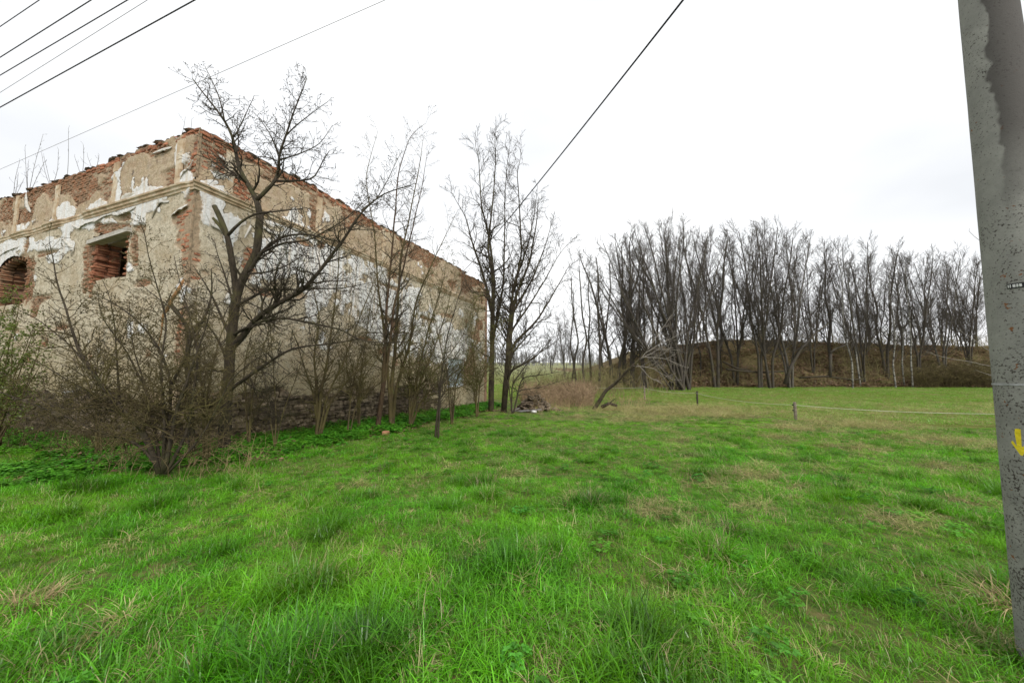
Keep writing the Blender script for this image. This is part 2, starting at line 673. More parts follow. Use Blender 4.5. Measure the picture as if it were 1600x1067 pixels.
def build_skin(side):
    d, n = (DR, NR) if side == 'R' else (DL, NL)
    L = LR if side == 'R' else LL
    us = [-.044]
    while us[-1] < L:
        Y = KY + us[-1] * d.y
        us.append(us[-1] + .035 * (Y / 8.5) * (1.0 if side == 'R' else .9))
    us = np.array(us)
    us[-1] = L
    zs = np.arange(-1.3, ZT - .05, .032)
    fracs = (zs + 1.3) / (zs[-1] + 1.3)
    U, FRR = np.meshgrid(us, fracs)
    T = ztop(U, side) - .02
    Z = -1.3 + FRR * (T + 1.3)
    X = KX + U * d.x
    Y = KY + U * d.y
    px, py = proj(X, Y, Z)
    fin, brk, base = wall_fields(None, px, py, U, Z, side)
    wf = sstep(-.02, .05, fin)
    wb = sstep(-.02, .05, brk)
    bedge = np.exp(-((fin - .05) / .07) ** 2) * .018 * sstep(.45, .6, vn(U, Z, .5, 90))
    off = .042 + .012 * (fbm(U, Z, .5, 31) - .5) + .022 * (fbm(U, Z, .13, 33, 2) - .5) * (1 - wf) + wf * .020 + bedge
    off = off * (1 - wb) + wb * (.002 + .012 * (fbm(U, Z, .2, 35) - .5))
    off = off + .05 * (fbm(U, Z, 3, 39, 2) - .5)
    Pm = np.stack([X + n.x * off, Y + n.y * off, Z], -1).reshape(-1, 3)
    idx = np.arange(Pm.shape[0]).reshape(U.shape)
    q = np.stack([idx[:-1, :-1], idx[:-1, 1:], idx[1:, 1:], idx[1:, :-1]], -1)
    if side == 'L': q = q[..., ::-1]
    cu = (U[:-1, :-1] + U[1:, 1:]) / 2
    cz = (Z[:-1, :-1] + Z[1:, 1:]) / 2
    keep = np.ones(cu.shape, bool)
    rag = .16 * (fbm(cu, cz, .35, 61, 3) - .5)
    for (a, b, c, e) in (WR1,) if side == 'R' else (WL1, WL2, WL3):
        g = .10 if side == 'L' else .02
        inside = (cu > a - g + rag) & (cu < b + g + rag) & (cz > c + rag * .5) & (cz < e + (.22 if side == 'L' else .0) + rag)
        if side == 'L' and abs(a - WL2[0]) < 1e-6:
            zsp = e - .45
            inside &= (cz < zsp) | ((((cu - (a + b) / 2) / ((b - a) / 2 + .08)) ** 2 + ((cz - zsp) / .52) ** 2) < 1)
        keep &= ~inside
    me = mesh('plaster', Pm, q[keep].tolist(), True)
    for nm, arr in (('fin', fin), ('brk', brk), ('base', base)):
        a = me.attributes.new(nm, 'FLOAT', 'POINT')
        a.data.foreach_set('value', arr.reshape(-1).astype(np.float32))
    o = hpart('plaster', me, M['plaster'])
    tag(o, 'peeling plaster of the long side wall behind the shrubs' if side == 'R' else 'peeling plaster of the front wall with the hollow windows')
    return us, zs


def plaster_mat():
    m, nt, b = newmat('old_plaster', .95, .1)
    p = pos(nt)
    fine = noise(nt, 60, 3, .6, p)
    med = noise(nt, 9, 6, .7, p)
    big = noise(nt, 1.1, 5, .65, p)
    ren = ramp(nt, med, [(.25, (.27, .22, .15)), (.40, (.52, .445, .32)), (.54, (.68, .60, .455)), (.75, (.80, .73, .59))])
    ren = mix(nt, fr(nt, big, .46, .62, 0, .5), ren, (.42, .31, .18))
    ren = mix(nt, fr(nt, noise(nt, 34, 3, .6, p), .58, .66, 0, .8), ren, (.13, .11, .08))
    ren = mix(nt, fr(nt, noise(nt, 3.1, 4, .7, p), .60, .72, 0, .7), ren, (.42, .40, .35))
    sx = N(nt, 'ShaderNodeSeparateXYZ')
    nt.links.new(p, sx.inputs[0])
    ren = mix(nt, fr(nt, sx.outputs[2], 6.3, 6.6, 0, .45), ren, mix(nt, fr(nt, noise(nt, 5, 5, .7, p), .4, .6), (.44, .31, .17), (.38, .22, .13)))
    ren = mix(nt, fr(nt, math_(nt, 'ADD', sx.outputs[2], math_(nt, 'MULTIPLY', big, 2.0)), 2.2, 4.2, .55, 0), ren, (.30, .235, .12))
    # streaks run down from the top
    mp = N(nt, 'ShaderNodeMapping')
    mp.inputs['Scale'].default_value = (5, 5, .35)
    nt.links.new(p, mp.inputs[0])
    stk = noise(nt, 1.5, 5, .7, mp.outputs[0])
    finc = ramp(nt, med, [(.3, (.78, .77, .74)), (.6, (.90, .89, .87))])
    finc = mix(nt, fr(nt, stk, .48, .66, 0, .6), finc, (.66, .52, .35))
    finc = mix(nt, fr(nt, fine, .66, .72, 0, .5), finc, (.25, .22, .18))
    mor = ramp(nt, med, [(.28, (.15, .11, .08)), (.45, (.40, .31, .21)), (.6, (.50, .37, .25)), (.72, (.46, .22, .13))])
    stn = ramp(nt, med, [(.3, (.035, .028, .022)), (.6, (.10, .075, .05)), (.8, (.2, .16, .1))])
    e = math_(nt, 'MULTIPLY', math_(nt, 'SUBTRACT', noise(nt, 16, 4, .7, p), .5), .28)
    ff = fr(nt, math_(nt, 'ADD', attr(nt, 'fin'), e), -.01, .02)
    fb = fr(nt, math_(nt, 'ADD', attr(nt, 'brk'), e), -.01, .03)
    fs = fr(nt, math_(nt, 'ADD', attr(nt, 'base'), e), -.05, .1)
    c = mix(nt, ff, ren, finc)
    rim = math_(nt, 'ADD', attr(nt, 'fin'), e)
    c = mix(nt, math_(nt, 'MULTIPLY', math_(nt, 'MULTIPLY', fr(nt, rim, -.10, -.02), fr(nt, rim, .0, -.012)), fr(nt, noise(nt, 4, 3, .6, p), .42, .55, 0, .9)), c, (.09, .07, .055))
    # dark rim above paints the shade under lifted top-coat edges into the colour
    c = mix(nt, fb, c, mor)
    c = mix(nt, fs, c, stn)
    nt.links.new(c, b.inputs['Base Color'])
    h = math_(nt, 'ADD', math_(nt, 'MULTIPLY', fine, .4), med)
    bump(nt, b, h, 1.0, .06)
    return m


M['plaster'] = plaster_mat()
M['masonry'] = rmat('masonry_core', [(.3, (.13, .08, .055)), (.5, (.30, .19, .13)), (.7, (.38, .17, .10))], 5, space='pos', var=0)
M['brick'] = rmat('old_brick', [(.28, (.16, .07, .045)), (.45, (.36, .14, .08)), (.6, (.46, .23, .13)), (.75, (.46, .36, .27))], 4, var=.4, bs=.7)
M['brick_dull'] = rmat('weathered_brick', [(.28, (.18, .11, .07)), (.45, (.33, .21, .13)), (.6, (.42, .20, .11)), (.8, (.46, .37, .25))], 5, var=.35, bs=.7, space='pos')
M['stone'] = rmat('rubble_stone', [(.3, (.045, .036, .028)), (.48, (.13, .10, .07)), (.62, (.24, .19, .13)), (.8, (.40, .34, .26))], 5, var=.5, bs=.8, space='pos')
M['coping'] = rmat('rotten_coping', [(.3, (.03, .025, .02)), (.5, (.08, .06, .04)), (.7, (.16, .08, .045)), (.85, (.12, .12, .06))], 5, var=.4, space='pos')
M['concrete_lintel'] = rmat('lintel_concrete', [(.3, (.34, .31, .26)), (.6, (.52, .49, .43))], 5, var=0)
M['moulding'] = rmat('moulding_plaster', [(.3, (.30, .20, .12)), (.48, (.50, .38, .25)), (.6, (.60, .51, .38)), (.8, (.66, .62, .54))], 2.6, space='pos', var=0, bs=.8)
M['dark_wood'] = rmat('dark_wood', [(.3, (.06, .045, .03)), (.7, (.2, .16, .11))], 6)
M['flake'] = rmat('plaster_flake', [(.3, (.42, .38, .31)), (.6, (.62, .6, .55))], 8, space='pos', var=.2)
M['blue_board'] = rmat('pale_blue_board', [(.3, (.32, .40, .44)), (.6, (.48, .55, .58)), (.8, (.6, .64, .64))], 3, var=0, rough=.6)
M['white_paint'] = rmat('white_paint', [(.3, (.4, .36, .3)), (.5, (.75, .74, .72)), (.8, (.8, .8, .78))], 5, var=0)

for side in 'LR':
    build_skin(side)

# solid masonry behind the plaster, with the openings left out
TH = .55


def core(side):
    mb = MB()
    d, n = (DR, NR) if side == 'R' else (DL, NL)
    L = LR if side == 'R' else LL
    holes = (WR1,) if side == 'R' else (WL1, WL2, WL3)
    uc = sorted(set([0. if side == 'R' else .0, L] + [h[0] for h in holes] + [h[1] for h in holes]))
    rot = Matrix((d, -n, Vector((0, 0, 1)))).transposed()
    if side == 'L': uc[0] = TH
    for a, b in zip(uc[:-1], uc[1:]):
        hs_ = [h for h in holes if h[0] <= a + 1e-4 and h[1] >= b - 1e-4]
        spans = [(-1.3, ZT - .16)] if not hs_ else [(-1.3, hs_[0][2]), (hs_[0][3] + (.14 if side == 'L' else 0), ZT - .16)]
        for z0, z1 in spans:
            c = K + d * ((a + b) / 2) - n * (TH / 2 + .008) + Vector((0, 0, (z0 + z1) / 2))
            mb.box(c, (b - a, TH, z1 - z0), rot)
    # rear walls close the shell
    if side == 'R':
        c = K + DR * (LR + .25) + DL * (LL / 2) + Vector((0, 0, 3.3))
        mb.box(c, (.5, LL, 9.2), rot)
    else:
        c = K + DL * (LL + .25) + DR * (LR / 2) + Vector((0, 0, 3.3))
        mb.box(c, (.5, LR, 9.2), rot)
    me = mesh('wall', mb.v, mb.f)
    return hpart('wall', me, M['masonry'])


core('L')
core('R')
# inner partition, and a slab added overhead to keep the rooms dark
mb = MB()
rotL = Matrix((DL, -NL, Vector((0, 0, 1)))).transposed()
mb.box(K + DL * (LL / 2) - NL * (TH + LR / 2 - .3) + Vector((0, 0, 6.3)), (LL - 1.3, LR - 1.2, .18), rotL)
hpart('added_ceiling', mesh('added_ceiling', mb.v, mb.f), M['dark_wood'])
mb = MB()
mb.box(K + DL * (LL / 2) - NL * 3.2 + Vector((0, 0, 2.4)), (LL - 1.3, .3, 7.4), rotL)
hpart('partition', mesh('partition', mb.v, mb.f), M['masonry'])

# ---- unit stones and bricks (shared meshes)


def rough_block(seed, j=.09, sub=True):
    r = random.Random(seed)
    v, f = [], []
    g = (-.5, 0, .5)
    ix = {}
    for a in range(3):
        for b in range(3):
            for c in range(3):
                if a == b == c == 1: continue
                p = Vector((g[a], g[b], g[c]))
                k = sum(1 for t in (a, b, c) if t != 1)
                sh = {3: .86, 2: .95, 1: 1.0}[k]
                p *= sh
                p += Vector((r.uniform(-j, j), r.uniform(-j, j), r.uniform(-j, j))) * .7
                ix[(a, b, c)] = len(v)
                v.append(p)
    for ax in range(3):
        for e in (0, 2):
            for i in range(2):
                for k in range(2):
                    q = []
                    for (di, dk) in ((0, 0), (1, 0), (1, 1), (0, 1)):
                        t = [0, 0, 0]
                        t[ax] = e
                        t[(ax + 1) % 3] = i + di
                        t[(ax + 2) % 3] = k + dk
                        q.append(ix[tuple(t)])
                    f.append(tuple(q if e == 2 else q[::-1]))
    return v, f


brick_me = []
for s in range(5):
    v, f = rough_block(100 + s, .045)
    me = mesh('brick', v, f)
    me.materials.append(M['brick'])
    brick_me.append(me)
stone_me = []
for s in range(6):
    v, f = rough_block(200 + s, .10)
    me = mesh('stone', v, f)
    me.materials.append(M['stone'])
    stone_me.append(me)

brick_recs = []      # (point, rot3x3, dims, distance key, protrusion)


def add_brick(side, u, z, dims, out, tilt=0, yaw=0):
    d, n = (DR, NR) if side == 'R' else (DL, NL)
    p = K + d * u + n * out + Vector((0, 0, z))
    rot = Matrix((d, -n, Vector((0, 0, 1)))).transposed() @ Euler((rnd.uniform(-.03, .03), tilt, yaw)).to_matrix()
    brick_recs.append((p, rot, dims))


def brick_field(side):
    L = LR if side == 'R' else LL
    holes = (WR1,) if side == 'R' else (WL1, WL2, WL3)
    d, n = (DR, NR) if side == 'R' else (DL, NL)
    pu, pz = .262, .078
    for r in range(int((ZT + .1 - 1.2) / pz)):
        z = 1.2 + r * pz
        for c in range(int(L / pu)):
            u = (c + .5 * (r % 2)) * pu + .16
            if u > L - .1: continue
            if any(h[0] - .05 < u < h[1] + .05 and h[2] < z < h[3] + .2 for h in holes): continue
            X, Y = KX + u * d.x, KY + u * d.y
            px, py = proj(X, Y, z)
            fin, brk, base = wall_fields(None, np.array([px]), np.array([py]), np.array([u]), np.array([z]), side)
            top = float(ztop(np.array([u]), side)[0])
            if z > top - .02: continue
            if brk[0] > .05 and base[0] < 0.2:
                w = .248 if rnd.random() > .3 else .2
                add_brick(side, u, z, (w + rnd.uniform(-.02, .01), .12, .066), -.05 + rnd.uniform(-.004, .024), rnd.uniform(-.03, .03), rnd.uniform(-.05, .05))


brick_field('L')
brick_field('R')
n_field = len(brick_recs)
fieldb = brick_recs
brick_recs = []
# jambs of the hollow windows: toothed brick ends, visible one by one
for w in (WL1, WL2, WL3):
    z = w[2] - .16
    r = 0
    while z < w[3] + .12:
        for s, u in ((0, w[0]), (1, w[1])):
            t = rnd.uniform(-.03, .05) + (.05 if r % 2 else 0)
            uu = u - .04 + t if s == 0 else u + .04 - t
            add_brick('L', uu, z, (.22, .26, .066), -.11 + rnd.uniform(-.02, .03), rnd.uniform(-.04, .04), rnd.uniform(-.08, .08))
            if rnd.random() < .8: add_brick('L', uu, z, (.20, .24, .066), -.38 + rnd.uniform(-.03, .03), 0, rnd.uniform(-.08, .08))
        z += .078
        r += 1
    # sill course and the broken arch above the lintel
    u = w[0]
    while u < w[1]:
        add_brick('L', u + .06, w[2] - .05, (.115, .25, .066), -.10 + rnd.uniform(-.02, .02))
        u += .125
    if w is WL2:
        for t in np.linspace(0, math.pi, 13):
            brick_recs.append((K + DL * ((w[0] + w[1]) / 2 + math.cos(t) * ((w[1] - w[0]) / 2 + .05)) - NL * .10 + Vector((0, 0, w[3] - .45 + math.sin(t) * .50)), Matrix((DL, -NL, Vector((0, 0, 1)))).transposed() @ Euler((0, -t, 0)).to_matrix(), (.2, .24, .075)))
        continue
    u = w[0] - .15
    k = 0
    while u < w[1] + .2:
        if rnd.random() < .85:
            add_brick('L', u, w[3] + .17 + .02 * rnd.random(), (.235, .2, .066), -.12 + rnd.uniform(-.03, .03), rnd.uniform(-.1, .1), rnd.uniform(-.1, .1))
        if rnd.random() < .75:
            add_brick('L', u + .1, w[3] + .25 + .02 * rnd.random(), (.235, .2, .066), -.12 + rnd.uniform(-.03, .03), rnd.uniform(-.1, .1), rnd.uniform(-.1, .1))
        u += .255
        k += 1
# bricks at the edges of the side window
z = WR1[2] - .05
while z < WR1[3] + .1:
    add_brick('R', WR1[1] + .10, z, (.22, .2, .07), -.05 + rnd.uniform(-.01, .02))
    if rnd.random() < .5: add_brick('R', WR1[0] - .10, z, (.22, .2, .07), -.06)
    z += .09
# the ragged top: loose bricks and lumps
for side in 'LR':
    L = LR if side == 'R' else LL
    u = .1
    while u < L:
        Y = KY + u * (DR if side == 'R' else DL).y
        zt = float(ztop(np.array([u]), side)[0])
        for k in range(2):
            if rnd.random() < .85:
                add_brick(side, u + rnd.uniform(-.03, .03), zt - .055 - .078 * k, (rnd.uniform(.18, .26), .16, .066), -.04 + rnd.uniform(-.02, .02), rnd.uniform(-.05, .05), rnd.uniform(-.1, .1))
        u += .27
special = brick_recs


def dist(rec):
    return (rec[0] - CAM).length


special.sort(key=dist)
fieldb.sort(key=dist)
allb = special[:190] + fieldb[:110]
rest = special[190:] + fieldb[110:]
for i, (p, rot, dm) in enumerate(allb):
    o = bpy.data.objects.new('brick', brick_me[i % 5])
    C.objects.link(o)
    o.parent = house
    o.location = p - HL
    o.rotation_euler = rot.to_euler()
    o.scale = dm
vv, ff = [], []
src = [rough_block(100 + s, .045) for s in range(5)]
for i, (p, rot, dm) in enumerate(rest):
    v, f = src[i % 5]
    b = len(vv)
    for q in v:
        w = p + rot @ Vector((q.x * dm[0], q.y * dm[1], q.z * dm[2]))
        vv.append((w.x, w.y, w.z))
    ff += [tuple(b + t for t in g) for g in f]
tag(hpart('brickwork', mesh('brickwork', vv, ff), M['brick_dull']), kind='stuff')

# rotten coping lumps on the wall head
mb_v, mb_f = [], []
for side in 'LR':
    d, n = (DR, NR) if side == 'R' else (DL, NL)
    L = LR if side == 'R' else LL
    u = 0.
    while u < L:
        zt = float(ztop(np.array([u]), side)[0])
        for k in range(3):
            v, f = rough_block(rnd.randint(0, 999), .14)
            dm = Vector((rnd.uniform(.15, .4), rnd.uniform(.15, .3), rnd.uniform(.035, .08)))
            if u < .35: continue
            p = K + d * (u + rnd.uniform(-.08, .08)) - n * (rnd.uniform(.04, .45)) + Vector((0, 0, zt + rnd.uniform(.0, .045)))
            rot = Matrix((d, -n, Vector((0, 0, 1)))).transposed() @ Euler((rnd.uniform(-.15, .15), rnd.uniform(-.09, .09), rnd.uniform(-.3, .3))).to_matrix()
            b = len(mb_v)
            for q in v:
                w = p + rot @ Vector((q.x * dm[0], q.y * dm[1], q.z * dm[2]))
                mb_v.append((w.x, w.y, w.z))
            mb_f += [tuple(b + t for t in g) for g in f]
        u += .2
tag(hpart('coping', mesh('coping', mb_v, mb_f), M['coping']), kind='stuff')

# rubble footing stones
st = []
for side in 'LR':
    d, n = (DR, NR) if side == 'R' else (DL, NL)
    umax = 11.5 if side == 'R' else 15
    z = -.95
    while z < .95:
        hrow = rnd.uniform(.10, .19)
        u = rnd.uniform(0, .2)
        while u < umax:
            w = rnd.uniform(.22, .62)
            X, Y = KX + (u + w / 2) * d.x, KY + (u + w / 2) * d.y
            if z + hrow > gz(X + n.x * .2, Y + n.y * .2) - .05:
                b = np.interp(z, [-.6, .2, .9, 1.3], [1.0, .9, .1, -.6]) + (float(fbm(u + w / 2, z, .8, 77 + (0 if side == 'L' else 40), 3)) - .5) * 1.2
                if b > .05:
                    st.append((K + d * (u + w / 2) - n * (.10 - rnd.uniform(-.02, .05)) + Vector((0, 0, z + hrow / 2)), Matrix((d, -n, Vector((0, 0, 1)))).transposed() @ Euler((0, rnd.uniform(-.07, .07), rnd.uniform(-.1, .1))).to_matrix(), (w * .99, .28, hrow * .96)))
            u += w
        z += hrow
# dressed quoin stones lower down the corner
st.sort(key=dist)
for i, (p, rot, dm) in enumerate(st[:290]):
    o = bpy.data.objects.new('stone', stone_me[i % 6])
    C.objects.link(o)
    o.parent = house
    o.location = p - HL
    o.rotation_euler = rot.to_euler()
    o.scale = dm

vv, ff = [], []
for i, (p, rot, dm) in enumerate(st[290:]):
    v, f = rough_block(200 + i % 6, .10)
    b = len(vv)
    for q in v:
        w = p + rot @ Vector((q.x * dm[0], q.y * dm[1], q.z * dm[2]))
        vv.append((w.x, w.y, w.z))
    ff += [tuple(b + t for t in g) for g in f]
if vv:
    tag(hpart('stonework', mesh('stonework', vv, ff), M['stone']), kind='stuff')

# ---- string course between the storeys: moulded profile, mitred at the corner
prof = [(0, -.16), (.045, -.155), (.05, -.10), (.085, -.085), (.09, -.02), (.125, .0), (.13, .045), (.03, .085), (0, .09)]
vv, ff = [], []


def course(side):
    d, n = (DR, NR) if side == 'R' else (DL, NL)
    L = LR if side == 'R' else LL
    m = int(L / .09)
    b = len(vv)
    k = len(prof)
    for i in range(m + 1):
        u = L * i / m
        dam = max(0., float(vn(u, 3, .8, 12 if side == 'L' else 13)) - .62) * 2.2
        for (o, z) in prof:
            oo = .035 + o * (1 - min(.8, dam) * (1 if o > .04 else 0)) + rnd.uniform(-.004, .004)
            uu = u - (oo if i == 0 else 0)
            p = K + d * uu + n * (oo if True else 0) + Vector((0, 0, ZC + z + rnd.uniform(-.004, .004)))
            vv.append((p.x, p.y, p.z))
    for i in range(m):
        for j in range(k - 1):
            q = (b + i * k + j, b + (i + 1) * k + j, b + (i + 1) * k + j + 1, b + i * k + j + 1)
            ff.append(q if side == 'R' else q[::-1])


course('L')
course('R')
hpart('string_course', mesh('string_course', vv, ff), M['moulding'])

# raised panel strips on the attic storey
for side, xs_ in (('L', (186, 283, 98, 38)), ('R', (352, 497, 600))):
    d, n = (DR, NR) if side == 'R' else (DL, NL)
    for x in xs_:
        u, _ = wall_hit(x, 270 if side == 'L' else 330, side)
        mb = MB()
        rot = Matrix((d, -n, Vector((0, 0, 1)))).transposed()
        zz = ZC + .12
        while zz < ZT - .28:
            hseg = rnd.uniform(.12, .3)
            if True:
                mb.box(K + d * u + n * .05 + Vector((0, 0, zz + hseg / 2)), (.22 + rnd.uniform(-.03, .03), .045 + rnd.uniform(-.006, .006), hseg + .004), rot, .006)
            zz += hseg
        hpart('plaster_strip', mesh('plaster_strip', mb.v, mb.f), M['moulding'])

# lintels
for w, name in ((WL1, 'lintel'), (WL3, 'lintel')):
    mb = MB()
    mb.box(K + DL * ((w[0] + w[1]) / 2) + NL * .03 + Vector((0, 0, w[3] + .05)), (w[1] - w[0] + .36, .22, .13), rotL @ Euler((0, .05, 0)).to_matrix(), .006)
    mb.box(K + DL * ((w[0] + w[1]) / 2) - NL * .36 + Vector((0, 0, w[3] + .06)), (w[1] - w[0] + .3, .3, .10), rotL, .006)
    hpart(name, mesh(name, mb.v, mb.f), M['concrete_lintel'])
# old wooden window post left inside the first opening
mb = MB()
mb.box(K + DL * (WL1[0] + .28) - NL * .48 + Vector((0, 0, (WL1[2] + WL1[3]) / 2)), (.10, .10, WL1[3] - WL1[2]), rotL)
mb.box(K + DL * ((WL1[0] + WL1[1]) / 2) - NL * .5 + Vector((0, 0, WL1[2] + .04)), (WL1[1] - WL1[0] - .1, .10, .08), rotL)
hpart('window_post', mesh('window_post', mb.v, mb.f), M['dark_wood'])

# boarded side window
rotR = Matrix((DR, -NR, Vector((0, 0, 1)))).transposed()
wcx, wcz = (WR1[0] + WR1[1]) / 2, (WR1[2] + WR1[3]) / 2
ww, wh = WR1[1] - WR1[0], WR1[3] - WR1[2]
mb = MB()
mb.box(K + DR * wcx - NR * .07 + Vector((0, 0, wcz + wh * .24)), (ww - .06, .03, wh * .5), rotR)
mb.box(K + DR * wcx - NR * .03 + Vector((0, 0, wcz - wh * .24)), (ww - .04, .03, wh * .48), rotR)
bo = hpart('window_board', mesh('window_board', mb.v, mb.f), M['blue_board'])
tag(bo, 'pale blue boards closing the side window')
mb = MB()
for s in (-1, 1):
    mb.box(K + DR * (wcx + s * (ww / 2 - .04)) - NR * .02 + Vector((0, 0, wcz)), (.08, .1, wh - .004), rotR)
    mb.box(K + DR * wcx - NR * .021 + Vector((0, 0, wcz + s * (wh / 2 - .04))), (ww - .17, .1, .08), rotR)
hpart('window_frame', mesh('window_frame', mb.v, mb.f), M['white_paint'])

# ---- curling plaster flakes along the edges seen in the photograph (paths traced on the facade, lip towards the second side)
FL = [('L', [(0, 402), (12, 396), (25, 389), (36, 386)], 1), ('L', [(115, 352), (128, 358), (140, 350), (155, 346), (170, 338), (178, 336)], 1),
      ('L', [(178, 336), (187, 337), (200, 334), (213, 327), (218, 325)], 1), ('L', [(242, 343), (250, 328), (256, 317), (268, 317)], 1), ('L', [(272, 338), (284, 330), (297, 322)], 1),
      ('L', [(286, 283), (292, 272), (303, 262), (306, 252)], 1), ('L', [(194, 313), (203, 308), (216, 304)], -1), ('L', [(75, 358), (86, 352), (90, 344)], -1), ('L', [(242, 243), (256, 238), (272, 233)], 1),
      ('R', [(318, 330), (326, 350), (338, 356), (346, 366)], 1), ('R', [(340, 244), (348, 250), (352, 262)], 1), ('R', [(330, 268), (345, 276), (362, 286)], -1), ('L', [(100, 372), (110, 380), (120, 392), (116, 402)], 1),
      ('R', [(400, 352), (420, 362), (440, 368)], 1), ('R', [(440, 350), (470, 362), (500, 378)], 1), ('L', [(45, 304), (47, 322), (52, 333)], 1), ('R', [(385, 330), (390, 352), (380, 372)], 1)]
for side, path, sg in FL:
    d, n = (DR, NR) if side == 'R' else (DL, NL)
    pts = []
    for a, b in zip(path[:-1], path[1:]):
        for t in np.linspace(0, 1, 6, endpoint=False):
            pts.append(wall_hit(a[0] + (b[0] - a[0]) * t, a[1] + (b[1] - a[1]) * t, side))
    pts.append(wall_hit(*path[-1], side))
    vv, ff = [], []
    m = len(pts)
    for i, (u, z) in enumerate(pts):
        k = math.sin(math.pi * min(1, max(0, (i + .6) / (m + .2)))) ** .6
        j = rnd.uniform(-.02, .02)
        w = .10 * k
        lift = (.05 + rnd.uniform(-.01, .015)) * k
        for (dz, o) in ((.5 * w + .02, .052), (.0, .057 + lift * .35), (-.5 * w + j, .057 + lift), (-.5 * w + j, .045 + lift), (0, .045 + lift * .3)):
            p = K + d * u + n * o + Vector((0, 0, z + dz * sg))
            vv.append((p.x, p.y, p.z))
    for i in range(m - 1):
        for q in range(4):
            a = i * 5 + q
            ff.append((a, a + 1, a + 6, a + 5))
    hpart('plaster_flake', mesh('plaster_flake', vv, ff, True), M['flake'])

# ------------------------------------------------------------------ branches


class Tree:
    def __init__(s, seed, avoid=False):
        s.r = random.Random(seed)
        s.trunk = MB()
        s.crown = MB()
        s.avoid = avoid
        s.wig = .24 if avoid else .065
        s.n = 0
        s.r0cap = .018

    def rv(s):
        return Vector((s.r.gauss(0, 1), s.r.gauss(0, 1), s.r.gauss(0, 1)))

    def limb(s, pts, r0, r1, into='trunk', sides=8, wob=.0):
        """guided limb through given points; returns resampled points and radii"""
        out = []
        for a, b in zip(pts[:-1], pts[1:]):
            m = max(2, int((b - a).length / .16))
            m = min(m, 8)
            for i in range(m):
                out.append(a.lerp(b, i / m))
        out.append(pts[-1])
        if wob:
            out = [p + s.rv() * wob * (0 if i == 0 else 1) for i, p in enumerate(out)]
        # smooth a little
        for _ in range(2):
            out = [out[0]] + [(out[i - 1] + out[i] * 2 + out[i + 1]) / 4 for i in range(1, len(out) - 1)] + [out[-1]]
        if s.avoid: out = [keep_out(p, r0 * 1.2 + .06) for p in out]
        k = len(out)
        rad = [r0 + (r1 - r0) * (i / (k - 1)) ** .8 for i in range(k)]
        rad = [q * s.r.uniform(.93, 1.07) for q in rad]
        (s.trunk if into == 'trunk' else s.crown).tube(out, rad, sides)
        return out, rad

    def sprout(s, out, rad, dens, L, lv, up=.25, ang=50, t0=.15, minr=.003, grow=.5, taper=.6, buds=0, rr=.55):
        """side branches along a limb"""
        acc = 0
        k = len(out)
        for i in range(1, k):
            t = i / (k - 1)
            if t < t0: continue
            d = (out[i] - out[i - 1])
            acc += d.length * dens
            while acc > 1 or (i == k - 1 and acc > .2):
                acc -= 1
                dn = d.normalized() if d.length > 0 else Vector((0, 0, 1))
                s.branch(out[i], s.turn(dn, R(s.r.gauss(ang, 12))), L * s.r.uniform(.5, 1.1) * (1 - t * taper), max(minr, min(rad[i] * rr, s.r0cap + L * .010)), lv, up, ang, minr, grow, buds)
                if i == k - 1: break

    def turn(s, d, a):
        o = s.rv()
        o = (o - d * o.dot(d)).normalized()
        return (d * math.cos(a) + o * math.sin(a)).normalized()

    def branch(s, p, d, L, r, lv, up, ang, minr, grow, buds, seg=None):
        if L < .06: return
        n = max(3, min(7, int(L / .16) + 1)) if lv > 0 else 3
        sl = L / n
        pts = [p.copy()]
        rads = [r]
        q = p.copy()
        wig = s.wig
        for i in range(n):
            d = (d + s.rv() * wig + Vector((0, 0, up * .35))).normalized()
            q = q + d * sl
            if s.avoid:
                q = keep_out(q)
            if q.z < -.4: q.z += .1
            pts.append(q.copy())
            rads.append(max(minr * .75, r * (1 - .72 * (i + 1) / n)))
        s.crown.tube(pts, rads, 3 if r < .02 else 5, cap=False)
        s.n += n
        if lv > 0:
            m = max(2, int(n * grow * 2))
            for j in range(m):
                i = min(n, 1 + int((j + s.r.random()) / m * n))
                dn = (pts[i] - pts[i - 1]).normalized()
                t = i / n
                s.branch(pts[i], s.turn(dn, R(s.r.gauss(ang, 12))), L * s.r.uniform(.35, .65) * (1.1 - .5 * t), max(minr, rads[i] * .7), lv - 1, up, ang, minr, grow, buds)
        if buds and lv <= 1:
            for i in range(1, len(pts)):
                if s.r.random() < buds:
                    dn = (pts[i] - pts[i - 1]).normalized()
                    s.crown.bud(pts[i], s.turn(dn, .6), .028, .009)

    def finish(s, name, loc, label, cat, mat_t, mat_c, group=None, tname='trunk', cname='crown'):
        e = empty(name, loc, label, cat, group)
        for nm, mb, mt in ((tname, s.trunk, mat_t), (cname, s.crown, mat_c)):
            if mb.v:
                o = mb.build(nm, mt, e, True)
                o.location = -Vector(loc)
        return e


def pp(L, Y, dy=0.):
    """pixel path to 3-D points, depth Y or per-point third value"""
    return [at(q[0], q[1], (q[2] if len(q) > 2 else Y) + dy) for q in L]


